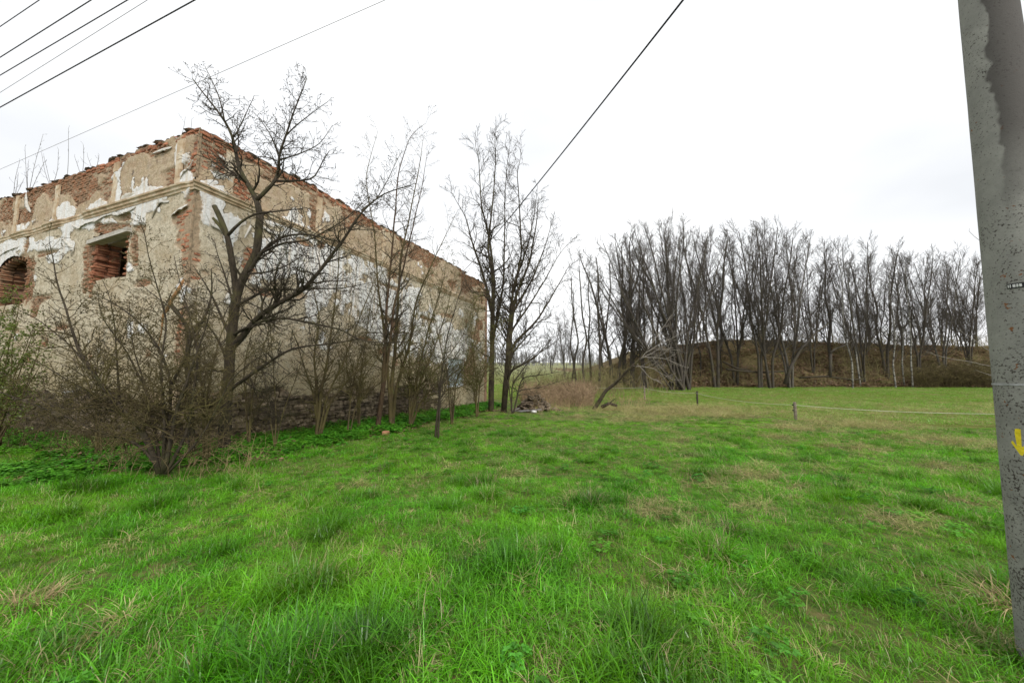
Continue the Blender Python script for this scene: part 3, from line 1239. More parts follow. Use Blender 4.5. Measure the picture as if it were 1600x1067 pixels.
# ---- the big old tree before the house corner
b = ongr(350, 7.9)
A = Tree(5, True)
tr, rd = A.limb([b - Vector((0, 0, .15))] + pp([(353, 640), (357, 580), (362, 520, 7.9), (368, 470), (378, 435), (400, 400), (405, 365), (406, 336)], 7.9), .13, .075, sides=10, wob=.01)
A.sprout(tr, rd, .9, .9, 2, .1, 60, .35, .004, .5, buds=.5)
lims = [
    ([(406, 336), (401, 311), (387, 286), (374, 265), (367, 233), (365, 215), (351, 190, 7.8), (333, 165, 7.8), (308, 133, 7.7), (301, 122, 7.7)], .065, .008, .9),
    ([(351, 190, 7.8), (345, 160), (336, 135), (325, 112), (320, 103)], .018, .005, .5),
    ([(365, 215), (380, 190), (388, 165), (400, 150)], .015, .005, .4),
    ([(401, 313), (418, 295), (433, 283), (436, 262), (437, 244), (447, 210, 7.8), (458, 180, 7.7), (469, 151, 7.7), (479, 123, 7.7)], .05, .007, .9),
    ([(437, 244), (425, 215), (410, 190), (395, 172)], .02, .005, .6),
    ([(447, 212), (470, 190), (495, 172), (513, 160)], .018, .005, .5),
    ([(433, 283), (465, 283, 7.6), (494, 280, 7.5), (504, 251, 7.5), (515, 235, 7.5)], .035, .006, .7),
    ([(437, 250), (470, 240), (500, 225), (520, 200)], .02, .005, .6),
    ([(387, 286), (365, 275), (345, 265), (330, 250)], .018, .005, .6),
    ([(385, 430), (412, 390, 7.7), (440, 368, 7.6), (479, 365, 7.5), (508, 372, 7.4), (540, 380, 7.3)], .045, .008, .8),
    ([(400, 400), (440, 380, 7.4), (480, 376, 7.1), (530, 350, 6.9), (575, 310, 6.8)], .035, .006, .8),
    ([(360, 545), (380, 524), (408, 490, 7.7), (445, 470, 7.5), (475, 453, 7.4), (501, 422, 7.3), (526, 390, 7.2), (565, 329, 7.1), (600, 300, 7.1), (640, 290, 7.1)], .075, .008, 1.0),
    ([(565, 329, 7.1), (590, 310), (612, 270), (625, 240)], .02, .005, .6),
    ([(356, 612), (380, 594, 7.8), (416, 569, 7.6), (453, 543, 7.4), (506, 538, 7.3), (560, 530, 7.2)], .05, .008, .9),
    ([(362, 525), (408, 501, 7.6), (450, 498, 7.4), (492, 507, 7.3), (532, 512, 7.2), (565, 535, 7.1), (640, 535, 7.1)], .04, .006, .9),
    ([(366, 480), (416, 453, 7.6), (473, 452, 7.4), (537, 450, 7.2), (582, 442, 7.0)], .04, .006, .9),
    ([(362, 530), (340, 480), (320, 440, 7.7), (300, 415, 7.6)], .04, .006, .9),
    ([(358, 570), (335, 520), (318, 500), (290, 470)], .035, .006, .9),
    ([(366, 480), (352, 430), (340, 400), (335, 380)], .03, .006, .6),
    ([(385, 428), (420, 425, 7.6), (450, 415, 7.4), (480, 395, 7.2)], .03, .006, .8),
    ([(358, 575), (340, 585), (310, 560), (285, 555)], .03, .006, .8),
]
for L_, r0, r1, w in lims:
    o, rd = A.limb(pp(L_, 7.9), r0, r1, 'crown', 6, .012)
    A.sprout(o, rd, 9.5, 1.2 * w, 2, .15, 52, .12, .0042, .5, buds=.5)
# the sawn-off stem with two stubs
o, rd = A.limb(pp([(370, 465), (365, 422, 7.8), (355, 365, 7.7), (345, 342, 7.7), (335, 322, 7.7)], 7.9), .07, .052, 'trunk', 9)
A.limb(pp([(355, 372, 7.7), (345, 354, 7.7), (333, 341, 7.7)], 7.9), .04, .032, 'trunk', 7)
o, rd = A.limb(pp([(356, 368), (376, 345), (400, 333), (440, 330, 7.4), (480, 325, 7.2)], 7.7), .035, .006, 'crown', 6)
A.sprout(o, rd, 4, .9, 2, .2, 52, .3, .0042, .5, buds=.5)
A.finish('bare_tree', b, 'gnarled bare tree with two sawn-off stubs growing right before the house corner', 'tree', M['bark_moss'], M['bark_dark'])

# ---- big shrub nearest the camera, fanning out to both sides
b = ongr(245, 5.9)
B = Tree(8, True)
stems = [
    ([(249, 735), (226, 672), (184, 636), (144, 577), (125, 554), (108, 498), (89, 443), (82, 400), (75, 378)], .035, .005),
    ([(225, 672), (200, 640), (150, 620), (100, 590), (60, 565), (30, 550)], .02, .004),
    ([(246, 725), (215, 690), (148, 672), (98, 649), (50, 630), (0, 613), (-40, 600)], .02, .004),
    ([(255, 735), (262, 660), (269, 597), (249, 544), (213, 495), (164, 466), (125, 449)], .028, .004),
    ([(258, 730), (272, 660), (279, 630), (295, 584), (315, 531), (328, 505), (330, 470)], .03, .006),
    ([(252, 735), (240, 660), (225, 600), (190, 540), (160, 500), (150, 455)], .022, .004),
    ([(255, 735), (258, 650), (250, 580), (262, 500), (240, 430), (228, 380), (222, 350)], .022, .004),
    ([(260, 735), (290, 680), (300, 620), (310, 560), (300, 500), (282, 450), (270, 400)], .024, .004),
    ([(250, 730), (210, 660), (160, 600), (110, 540), (60, 500), (20, 480)], .02, .004),
    ([(262, 735), (310, 690), (340, 640), (360, 590), (400, 560), (430, 545)], .018, .004),
    ([(269, 600), (290, 560), (300, 530), (285, 490), (250, 470), (215, 440)], .02, .004),
    ([(187, 636), (180, 580), (182, 520), (175, 470), (165, 440)], .016, .004),
    ([(260, 735), (300, 700), (345, 690), (380, 660)], .014, .004),
    ([(240, 700), (190, 690), (140, 650), (80, 640), (40, 600)], .014, .004),
    ([(251, 735), (245, 690), (240, 640), (215, 570), (205, 520), (200, 470)], .018, .004),
]
for L_, r0, r1 in stems:
    r0 *= 1.3
    dy = B.r.uniform(-.25, .5)
    pts = [at(q[0], q[1], 5.9 + dy * min(1, (740 - q[1]) / 120)) for q in L_]
    pts[0] = pts[0] - Vector((0, 0, .05)) if L_[0][1] > 720 else pts[0]
    o, rd = B.limb(pts, r0 * .95, r1, 'trunk' if r0 > .02 else 'crown', 6, .012)
    B.sprout(o, rd, 14, .84, 2, .12, 54, .12, .0034, .5, buds=.45)
B.finish('shrub', b, 'tangled leafless shrub fanning out from one foot, nearest the camera', 'shrub', M['bark_dark'], M['bark_olive'], tname='stem', cname='twigs')

# thick snag inside the shrub and the torn pale branch hung up in it
b = ongr(300, 7.3)
T = Tree(21, True)
o, rd = T.limb([b] + pp([(298, 620), (290, 560), (300, 520), (275, 485), (262, 470)], 7.3), .06, .035, 'trunk', 8)
T.sprout(o, rd, 5, .8, 2, .15, 55, .2, .0035, .5, buds=.4)
o, rd = T.limb(pp([(300, 522), (320, 500), (332, 460), (330, 420)], 7.3), .035, .01, 'trunk', 7)
T.sprout(o, rd, 5, .7, 2, .2, 50, .1, .0035, .5, buds=.4)
T.finish('snag', b, 'dark crooked snag broken off low, standing between the shrub and the house corner', 'tree', M['bark_dark'], M['bark_dark'], cname='twigs')
T = MB()
T.tube(pp([(287, 436, 7.0), (279, 452, 7.0), (272, 462, 7.0), (262, 482, 7.05), (255, 492, 7.05), (252, 520, 7.1), (246, 548, 7.1)], 7), [.012, .03, .026, .035, .022, .012, .01], 6)
T.tube(pp([(288, 438, 7.0), (283, 450, 6.98), (270, 470, 6.99)], 7), [.004, .012, .006], 5)
o = T.build('broken_branch', M['wood_torn'], None, True)
tag(o, 'torn orange-brown branch hanging in the twigs before the house corner', 'branch')

# ---- leafy green shrub at the frame's edge
b = ongr(-10, 8.2)
G = Tree(31, True)
for i in range(11):
    a = G.r.uniform(-1, 1)
    top = at(20 + a * 55 + G.r.uniform(-10, 10), 455 + abs(a) * 60 + G.r.uniform(-10, 70), 8.2 + G.r.uniform(-.4, .4))
    mid = b.lerp(top, .5) + Vector((G.r.uniform(-.2, .2), G.r.uniform(-.2, .2), .2))
    o, rd = G.limb([b + G.rv() * .06, mid, top], .022, .005, 'trunk', 5, .02)
    G.sprout(o, rd, 7, .7, 1, .15, 50, .15, .003, .5)
leaf = []
gv, gf, gh, gb = [], [], [], []
crown_pts = [Vector(v) for v in G.crown.v[::3]]


def add_leaf(v, f, h, br, p, d, n, L_, w_, bright):
    s = d.cross(n).normalized() * w_
    b0 = len(v)
    for q in (p, p + d * L_ * .5 + s, p + d * L_ + n * (-L_ * .15), p + d * L_ * .5 - s):
        v.append((q.x, q.y, q.z))
    f.append((b0, b0 + 1, b0 + 2, b0 + 3))
    h += [.2, .6, 1., .6]
    br += [bright] * 4


def leaf_mesh(name, v, f, h, br, mat):
    me = mesh(name, v, f)
    for nm, arr in (('h', h), ('br', br)):
        a = me.attributes.new(nm, 'FLOAT', 'POINT')
        a.data.foreach_set('value', np.array(arr, np.float32))
    me.materials.append(mat)
    return me


def clothe(tree, every, lo, hi, mat, e, loc, zmin=-9, filt=None):
    v, f, h, br = [], [], [], []
    for p in [Vector(q) for q in tree.crown.v[::every]]:
        if filt and not filt(p): continue
        for _ in range(2):
            d = (tree.rv() + Vector((0, 0, .7))).normalized()
            n = tree.turn(d, math.pi / 2)
            add_leaf(v, f, h, br, p + tree.rv() * .015, d, n, tree.r.uniform(lo, hi), tree.r.uniform(lo, hi) * .3, tree.r.uniform(.6, 1.3))
    o = link('foliage', leaf_mesh('foliage', v, f, h, br, mat), None, e)
    o.location = -Vector(loc)
    return o


e = G.finish('leafy_shrub', b, 'shrub in yellow-green young leaf below the outermost hollow window', 'shrub', M['bark_olive'], M['bark_olive'], tname='stem', cname='twigs')
clothe(G, 4, .035, .07, M['bushleaf'], e, b)

# ---- shrubs and saplings along the side wall


def clump(name, seed, base, Y, stems, label, mat_t, mat_c, r0=.03, dens=5.5, L=.8, buds=.35, up=.2, lv=2, cat='shrub', group=None, ang=42, minr=.004, dyr=.5, leaves=None, k_=2.0):
    t = Tree(seed, True)
    b = ongr(base, Y)
    for k, path in enumerate(stems):
        dy = t.r.uniform(-.3, 1) * dyr
        m = len(path)
        pts = [b + Vector((t.r.uniform(-.07, .07), t.r.uniform(-.07, .07), -.06))]
        for i, q in enumerate(path):
            pts.append(at(q[0], q[1], Y + dy * (i + 1) / m))
        rr = r0 * t.r.uniform(.7, 1.15) if k else r0 * 1.1
        o, rd = t.limb(pts, rr, max(.005, minr), 'trunk', 7, .012)
        t.sprout(o, rd, dens * (k_ if Y < 17 else 1.1), L * (1.15 if Y < 17 else 1), lv, up, ang, .18, minr, .5, buds=buds)
    e = t.finish(name, b, label, cat, mat_t, mat_c, group, tname='stem' if cat == 'shrub' else 'trunk', cname='twigs' if cat == 'shrub' else 'crown')
    if leaves:
        clothe(t, leaves, .02, .04, M['bushleaf'], e, b)
    return e


clump('shrub', 41, 498, 10.2, [[(502, 610), (512, 560), (520, 500), (528, 440), (530, 380), (525, 330)], [(510, 620), (535, 570), (560, 500), (585, 440), (610, 390)],
                                [(495, 610), (490, 560), (500, 500), (488, 440), (470, 400)], [(515, 630), (550, 585), (580, 560), (600, 530)], [(490, 620), (478, 580), (465, 540), (450, 500)]],
      'olive-barked shrub with five upright stems against the dark stone footing', M['bark_olive'], M['bark_olive'], .045, 5, .85, dyr=.3)
clump('shrub', 43, 430, 8.3, [[(432, 640), (428, 590), (425, 540), (420, 470)], [(422, 650), (415, 600), (402, 560)], [(440, 650), (455, 610), (470, 570), (480, 530)]],
      'small thin shrub between the sawn-off tree and the five-stemmed shrub', M['bark_olive'], M['bark_dark'], .016, 6, .55, dyr=.2)
clump('shrub', 54, 322, 6.9, [[(318, 640), (330, 580), (345, 520), (372, 470)], [(325, 650), (300, 590), (285, 540), (262, 500)], [(328, 650), (350, 600), (385, 560), (430, 520)], [(320, 640), (312, 570), (305, 500), (310, 440)]],
      'dark thicket-like shrub crowded between the nearest shrub and the gnarled tree', M['bark_olive'], M['bark_olive'], .028, 5.5, .75, dyr=.5)
clump('shrub', 55, 388, 8.7, [[(392, 640), (400, 580), (415, 530), (440, 480)], [(385, 640), (380, 580), (392, 520), (405, 470)], [(395, 650), (430, 600), (470, 570)]],
      'twiggy shrub right behind the trunk of the gnarled tree, against the stone footing', M['bark_olive'], M['bark_olive'], .025, 6, .75, dyr=.3)
clump('shrub', 56, 150, 7.6, [[(150, 640), (135, 590), (110, 540), (95, 490)], [(155, 640), (165, 590), (190, 540), (205, 490)], [(148, 650), (100, 620), (60, 600), (20, 590)], [(152, 640), (150, 580), (155, 520)]],
      'low tangled shrub before the front wall, behind the nearest shrub', M['bark_olive'], M['bark_dark'], .022, 6, .75, dyr=.4)
clump('slender_tree', 45, 590, 12.0, [[(598, 600), (602, 540), (604, 480), (612, 400), (618, 330), (622, 270), (640, 215), (664, 192)], [(606, 560), (615, 480), (630, 420), (646, 350), (660, 290), (668, 240)]],
      'slim tree with reddish trunk foot rising above the wall head, before the side wall', M['bark_brown'], M['bark_dark'], .07, 3.0, 1.3, .3, .25, 2, 'tree', dyr=.2, ang=46, k_=1.2)
clump('slender_tree', 46, 612, 12.6, [[(612, 600), (618, 540), (622, 470), (626, 400), (640, 340), (655, 260), (662, 215)], [(608, 600), (600, 520), (590, 440), (585, 360), (570, 280), (590, 205)],
                                      [(618, 610), (640, 540), (650, 470), (680, 400), (715, 330)]],
      'olive-barked many-forked tree with dead tips above the wall head, before the side wall', M['bark_olive'], M['bark_olive'], .085, 2.8, 1.35, .3, .25, 2, 'tree', dyr=.4, ang=46, k_=1.15)
clump('shrub', 47, 640, 12.6, [[(655, 600), (680, 540), (700, 480), (712, 420)], [(650, 610), (690, 570), (720, 530), (745, 470)], [(640, 600), (640, 540), (655, 470), (670, 430)],
                                [(665, 615), (700, 590), (735, 560), (768, 510)], [(660, 620), (720, 605), (760, 575)], [(645, 605), (625, 560), (618, 500)], [(650, 600), (668, 520), (690, 450), (700, 400)]],
      'wide olive shrub whose arching stems cross the boarded side window', M['bark_olive'], M['bark_olive'], .045, 5.2, 1.2, .4, .2, 2, dyr=.8, leaves=30)
clump('shrub', 57, 705, 13.6, [[(700, 590), (688, 540), (678, 490), (668, 440)], [(712, 595), (738, 550), (748, 480), (752, 440)], [(704, 600), (680, 560), (655, 520), (640, 480)], [(708, 600), (735, 570), (760, 545)]],
      'yellow-brown upright shrub standing just before the boarded side window', M['bark_olive'], M['bark_olive'], .03, 3.6, .9, .4, .25, 2, dyr=.6)
clump('shrub', 58, 560, 11.6, [[(562, 600), (570, 540), (580, 470), (600, 420)], [(558, 610), (545, 550), (520, 500), (505, 460)], [(562, 600), (590, 560), (625, 520)]],
      'yellow-brown shrub between the five-stemmed shrub and the many-forked tree, close to the wall', M['bark_olive'], M['bark_olive'], .03, 5, .95, .4, .25, 2, dyr=.3)
clump('sapling', 48, 682, 10.2, [[(686, 620), (692, 570), (700, 520), (715, 470), (728, 430)], [(688, 600), (710, 560), (735, 520)]],
      'single thin dark sapling standing in the ground cover before the boarded window', M['bark_dark'], M['bark_dark'], .035, 4.5, .8, .3, .3, 1, 'tree', dyr=.2)
clump('shrub', 49, 545, 10.8, [[(548, 620), (560, 560), (585, 500), (600, 450)], [(550, 620), (540, 560), (545, 500), (555, 440), (560, 390)], [(555, 630), (590, 600), (640, 570), (680, 560)]],
      'thin-stemmed shrub between the five-stemmed shrub and the reddish slim tree', M['bark_olive'], M['bark_olive'], .025, 7, .95, .35, dyr=.3)
clump('shrub', 50, 745, 16.5, [[(745, 600), (740, 560), (735, 510), (745, 460)], [(750, 600), (765, 560), (775, 520), (790, 500)], [(740, 605), (720, 580), (712, 550)]],
      'mossy shrub pressed to the far end of the side wall', M['bark_olive'], M['bark_olive'], .04, 6, 1.2, .3, dyr=.5, minr=.006, leaves=14)

# ---- tall trees at the far end of the side wall
clump('tall_tree', 51, 768, 20.0, [[(769, 590), (770, 528), (770, 434), (762, 387), (770, 317), (775, 247), (773, 212)], [(770, 528), (777, 500), (787, 440), (788, 380), (789, 300), (795, 235)],
                                    [(769, 480), (752, 420), (738, 380), (728, 340), (705, 300)], [(772, 440), (766, 380), (752, 320), (748, 250), (742, 225)]],
      'tallest bare tree at the far end of the house wall, two dark trunks close together', M['bark_moss'], M['bark_dark'], .14, 2.0, 2.6, .0, .35, 2, 'tree', ang=42, minr=.009, dyr=.4)
clump('tall_tree', 52, 787, 19.4, [[(789, 603), (794, 528), (801, 458), (812, 420), (826, 380), (836, 330), (840, 290)], [(801, 458), (815, 400), (812, 330), (808, 270), (815, 240)],
                                    [(797, 520), (825, 480), (850, 440), (872, 400), (888, 380)], [(792, 560), (820, 530), (845, 500), (860, 490)], [(795, 500), (830, 440), (850, 390), (862, 350)], [(800, 540), (840, 500), (870, 450), (892, 410)], [(803, 470), (828, 410), (838, 350), (842, 310)], [(796, 580), (835, 560), (870, 520)]],
      'spreading bare tree right of the tallest one, with limbs reaching over the thicket', M['bark_moss'], M['bark_dark'], .12, 2.1, 2.4, .0, .3, 2, 'tree', ang=44, minr=.009, dyr=.4)
clump('shrub', 53, 800, 18.6, [[(815, 590), (850, 585), (880, 580)], [(800, 600), (830, 560), (860, 540), (885, 520)], [(795, 600), (780, 570), (770, 540)], [(810, 610), (840, 606), (890, 590)]],
      'low sprawling dead shrub at the foot of the tall trees by the wall end', M['bark_dark'], M['bark_dark'], .05, 4, 1.3, .0, .25, 2, minr=.007)

# ---- leaning dead trunk with pale twigs
b = ongr(928, 21.0)
T = Tree(61)
o, rd = T.limb([b] + pp([(945, 612), (962, 598), (982, 578), (996, 566), (1006, 552)], 21.0), .13, .07, 'trunk', 8, .02)
T.sprout(o, rd, 1.6, 2.0, 2, .15, 45, .3, .010, .5)
T.finish('leaning_tree', b, 'dead tree leaning over the grass with pale splayed twigs, beside the thicket', 'tree', M['bark_moss'], M['bark_dark'])
T = Tree(62)
for L_ in ([(1003, 560), (1030, 545), (1060, 548)], [(1000, 562), (1030, 520), (1050, 490)], [(1005, 558), (1040, 560), (1075, 575)], [(990, 572), (1020, 575), (1050, 592)], [(1008, 552), (1035, 535), (1065, 520)], [(995, 568), (1015, 590), (1035, 600)]):
    o, rd = T.limb(pp(L_, 20.9), .028, .011, 'crown', 5, .03)
    T.sprout(o, rd, 3.6, 1.2, 1, .1, 40, .1, .0085, .5)
o = T.crown.build('fallen_branch', M['bark_pale'], None, True)
tag(o, 'pale grey splayed dead branches caught on the leaning trunk', 'branch')

# ------------------------------------------------------------------ trees of the wood: a few kinds, copied


def wood_tree(seed, H, stems, spread, mat_t, mat_c, rt=.165, lean=.22, lvl=2, dens=1.75):
    t = Tree(seed)
    for k in range(stems):
        a = 2 * math.pi * (k + t.r.random() * .6) / stems
        sp = spread * t.r.uniform(.55, 1.1) if stems > 1 else spread * .25
        top = Vector((math.cos(a) * sp, math.sin(a) * sp, H * t.r.uniform(.88, 1) - sp * .35))
        pts = [Vector((math.cos(a), math.sin(a), 0)) * (.12 if stems > 1 else 0) - Vector((0, 0, .3))]
        for i in range(1, 6):
            f = i / 5
            q = Vector((top.x * f ** 1.15, top.y * f ** 1.15, top.z * f)) + Vector((t.r.uniform(-1, 1), t.r.uniform(-1, 1), 0)) * lean * (1 if i < 5 else .5)
            pts.append(q)
        r0 = rt * t.r.uniform(.75, 1.1) / (1 + .12 * (stems - 1))
        o, rd = t.limb(pts, r0, .03, 'trunk', 6)
        t.r0cap = .014
        t.sprout(o, rd, dens, H * .26, lvl, .26, 36, .16, .0115, .5, taper=.6, rr=.42)
    return t


WT = []
specs = [(301, 16, 5, 3.3, 'bark_far'), (302, 15, 3, 3.0, 'bark_far'), (303, 15, 7, 4.4, 'bark_far'), (304, 15, 2, 2.6, 'bark_far'), (305, 14, 1, 1.5, 'bark_far'), (306, 15.5, 4, 3.0, 'bark_grey'), (307, 13, 2, 3.0, 'bark_far')]
for sd, H, st_, sp, mt in specs:
    t = wood_tree(sd, H, st_, sp, M[mt], M['twig_far'])
    tm = mesh('trunk', t.trunk.v, t.trunk.f, True)
    tm.materials.append(M[mt])
    cm = mesh('crown', t.crown.v, t.crown.f, True)
    cm.materials.append(M['twig_far'])
    WT.append((tm, cm, max(v[2] for v in t.crown.v)))
t = wood_tree(310, 12.5, 1, 1.2, None, None, rt=.085, dens=1.3)
tm = mesh('trunk', t.trunk.v, t.trunk.f, True); tm.materials.append(M['birch'])
cm = mesh('crown', t.crown.v, t.crown.f, True); cm.materials.append(M['twig_far'])
BIRCH = (tm, cm, max(v[2] for v in t.crown.v))
t = wood_tree(311, 11, 1, 1.0, None, None, rt=.09, lvl=1, dens=1.4)
tm = mesh('trunk', t.trunk.v, t.trunk.f, True); tm.materials.append(M['bark_far'])
cm = mesh('crown', t.crown.v, t.crown.f, True); cm.materials.append(M['twig_far'])
THIN = (tm, cm, max(v[2] for v in t.crown.v))


def plant(kind, px, Y, top_py, label, name='wood_tree', group='bare trees of the wood', cat='tree', wscale=1.0):
    b = ongr(px, Y)
    tz = at(px, top_py, Y).z
    s = (tz - b.z) / kind[2]
    e = empty(name, b - Vector((0, 0, .1)), label, cat, group)
    e.rotation_euler = (0, 0, rnd.uniform(0, 6.28))
    e.scale = (s * wscale, s * wscale, s)
    link('trunk', kind[0], None, e)
    link('crown', kind[1], None, e)
    return e


front = [
    (3, 1010, 36.0, 350, 'bare tree with two stems, outermost of the wood towards the house', 1.2),
    (1, 1150, 38.5, 350, 'three-stemmed bare tree on the bank between the thin fence post and the thick twin trunks', 1.0),
    (3, 1187, 36.8, 338, 'thick dark twin-trunked tree standing over the fallen logs', 1.0),
    (1, 1205, 36.4, 345, 'dark leaning-stemmed tree touching the thick twin-trunked tree', 1.1),
    (5, 1235, 37.5, 350, 'grey bare tree with a trunk leaning out over the meadow edge', 1.0),
    (1, 1270, 40.5, 372, 'straight dark tree on the bank, first past the gap in the crowns', .8),
    (4, 1300, 41.0, 372, 'single-trunked thick dark tree halfway up the bank', 1.0),
    (0, 1350, 38.5, 366, 'bare tree with a bushy top right beside the front birch', .85),
    (6, 1385, 40.0, 382, 'bare tree between the front birch and the birch group', 1.0),
    (3, 1435, 39.0, 380, 'tall-forked bare tree behind the birch group', 1.0),
    (5, 1475, 40.0, 385, 'grey bare tree above the olive thicket near the concrete pole', .9),
    (0, 1515, 41.5, 392, 'bare tree of the wood closest to the concrete pole in view', .9),
    (1, 1075, 39.0, 345, 'straight three-stemmed tree behind the many-stemmed one on the bank slope', .8),
    (6, 1120, 37.8, 345, 'slim two-stemmed tree at the foot of the bank left of the logs', .9),
]
for k, px, Y, tp, lab, ws in front:
    plant(WT[k], px, Y, tp, lab, wscale=ws)
# the broad fan-crowned tree at the open end of the wood, limb by limb
T = Tree(321)
T.wig = .07
T.r0cap = .013
fb = ongr(1060, 34.0)
for k in range(17):
    f = k / 16
    a = -1.15 + 1.75 * f + T.r.uniform(-.05, .05)                  # from low on the left to upright and a little right
    Lh = 13.5 + 3.5 * math.sin(math.pi * min(1, f * .9 + .1)) * 1.0
    sx_ = math.sin(a) * Lh * .62
    tz_ = 4.0 + 13.0 * math.cos(a) ** .75 if abs(a) < 1.5 else 4
    sy = T.r.uniform(-2.6, 2.6)
    p0 = fb + Vector((T.r.uniform(-.9, 1.3), T.r.uniform(-.5, .5), -.2))
    pts = [p0]
    for i in range(1, 7):
        t = i / 6
        pts.append(p0 + Vector((sx_ * t ** (.95 if f < .3 else 1.2), sy * t, tz_ * (t ** (1.15 if f < .3 else .95)))) + Vector((T.r.uniform(-.15, .15), 0, T.r.uniform(-.1, .1))))
    o, rd = T.limb(pts, T.r.uniform(.10, .19), .03, 'trunk' if k % 2 else 'trunk', 6)
    T.sprout(o, rd, 1.5, 2.9, 2, .22, 34, .18, .012, .5, taper=.6, rr=.4)
T.finish('wood_tree', fb, 'broad fan-crowned bare tree at the open end of the wood, behind the leaning dead trunk', 'tree', M['bark_far'], M['twig_far'], 'bare trees of the wood')
for px, Y, tp, lab in ((1332, 36.6, 372, 'front birch with white trunk at the meadow edge'), (1400, 37.2, 400, 'left birch of the close birch group'), (1413, 38.0, 395, 'middle leaning birch of the close birch group'), (1426, 37.4, 392, 'right birch of the close birch group'), (1345, 38.2, 390, 'second thinner birch just behind the front birch')):
    plant(BIRCH, px, Y, tp, lab, 'birch_tree', 'birches at the meadow edge')
r2 = random.Random(77)
for i in range(20):
    px = 990 + i * 28 + r2.uniform(-7, 7)
    Y = r2.uniform(43.5, 52)
    tp = float(np.interp(px, [960, 1050, 1150, 1230, 1275, 1350, 1450, 1560], [372, 340, 345, 352, 385, 375, 388, 402])) + r2.uniform(-4, 26)
    plant(WT[r2.choice([1, 3, 4, 5, 6, 3])], px, Y, tp, 'one of the bare trees in the back rows along the top of the bank', wscale=r2.uniform(.7, 1))
for i in range(30):
    px = 980 + i * 19.0 + r2.uniform(-6, 6)
    Y = r2.uniform(40, 54)
    tp = float(np.interp(px, [960, 1050, 1230, 1560], [400, 380, 400, 430])) + r2.uniform(0, 60)
    plant(THIN, px, Y, tp, 'one of the thin straight saplings between the trees of the wood', 'wood_sapling', 'saplings in the wood')
# lines of slender trees between the house and the wood
mid = [(902, 40, 415, 'thin'), (914, 37, 398, 'thin'), (924, 42, 405, 'thin'), (936, 36, 385, 'thin'), (950, 40, 395, 'thin'), (962, 37, 380, 'w'), (944, 46, 400, 'thin'), (975, 41, 380, 'w'), (893, 44, 440, 'thin'), (988, 37, 372, 'w')]
ml = ['slender bare tree in the gap, nearest the thicket', 'tall slender tree in the gap with a clean lower trunk', 'slender tree in the gap, third from the house', 'tallest slender tree in the middle of the gap', 'slender tree in the gap just left of the wood edge',
      'bushier slim tree where the gap meets the wood', 'far thin tree in the middle of the gap', 'slim forked tree before the wood edge', 'shortest slender tree in the gap, closest to the house', 'slim tree touching the broad fan-shaped tree']
for (px, Y, tp, k), lab in zip(mid, ml):
    plant(THIN if k == 'thin' else WT[6], px, Y, tp, lab, 'slender_tree', 'slender trees between house and wood', wscale=1.25)
plant(WT[5], 882, 60, 480, 'small far tree with pale trunk standing in the distant field', 'field_tree', 'trees in the distant field')
plant(WT[1], 862, 75, 500, 'far bare tree at the distant field edge just past the house trees', 'field_tree', 'trees in the distant field')

# distant tree line on the horizon: one far mass
r3 = random.Random(5)
fm = MB()
for i in range(620):
    Y = r3.uniform(150, 190)
    X = r3.uniform(-60, 75)
    z0 = gz(X, Y)
    H = r3.uniform(3, 7) * (.7 + .8 * float(vn(X, Y * 0, 14, 4)))
    if r3.random() > .35 + float(vn(X, Y * 0, 9, 8)): continue
    p = Vector((X, Y, z0 - .3))
    fm.tube([p, p + Vector((r3.uniform(-.3, .3), 0, H * .5)), p + Vector((r3.uniform(-.5, .5), 0, H))], [.16, .12, .04], 3, False)
    for k in range(16):
        t = r3.uniform(.3, .95)
        q = p + Vector((0, 0, H * t))
        a = r3.uniform(0, 6.28)
        d = Vector((math.cos(a) * .6, math.sin(a) * .6, 1)) * H * r3.uniform(.12, .28)
        fm.tube([q, q + d], [.07, .04], 3, False)
M['far_wood_haze'] = rmat('far_wood_haze', [(.3, (.19, .19, .195)), (.7, (.26, .255, .25))], .5, space='pos', var=0)  # haze of the distance is mixed into this pale grey
tag(fm.build('distant_wood', M['far_wood_haze']), 'haze-greyed far-off wood along the horizon seen through the gap', 'trees', None, 'stuff')

# ------------------------------------------------------------------ thickets, brambles (uncountable)


def thicket(name, n, fn, hlo, hhi, mat, label, seed, r=.006, kids=3, lean=.35):
    q = random.Random(seed)
    m = MB()
    for i in range(n):
        x, y = fn(q)
        z = gz(x, y)
        nz_ = float(vn(x, y, 1.3 if y < 30 else 3.0, seed)) * .6 + float(vn(x, y, .5, seed + 3)) * .4
        if q.random() > .25 + 1.3 * nz_: continue
        H = q.uniform(hlo, hhi) * (.35 + 1.2 * nz_)
        d = Vector((q.gauss(0, lean), q.gauss(0, lean), 1)).normalized()
        p = Vector((x, y, z - .03))
        pts = [p, p + d * H * .45, p + d * H * .8 + Vector((q.gauss(0, .12), q.gauss(0, .12), 0)) * H, p + d * H + Vector((q.gauss(0, .25), q.gauss(0, .25), -.05)) * H]
        m.tube(pts, [r, r * .9, r * .7, r * .4], 3, False)
        for k in range(kids):
            t = q.uniform(.3, .9)
            s = pts[1].lerp(pts[2], t)
            e = s + Vector((q.gauss(0, .4), q.gauss(0, .4), q.uniform(.1, .7))) * H * .35
            m.tube([s, e], [r * .7, r * .4], 3, False)
    o = m.build(name, mat)
    return tag(o, label, None, None, 'stuff')


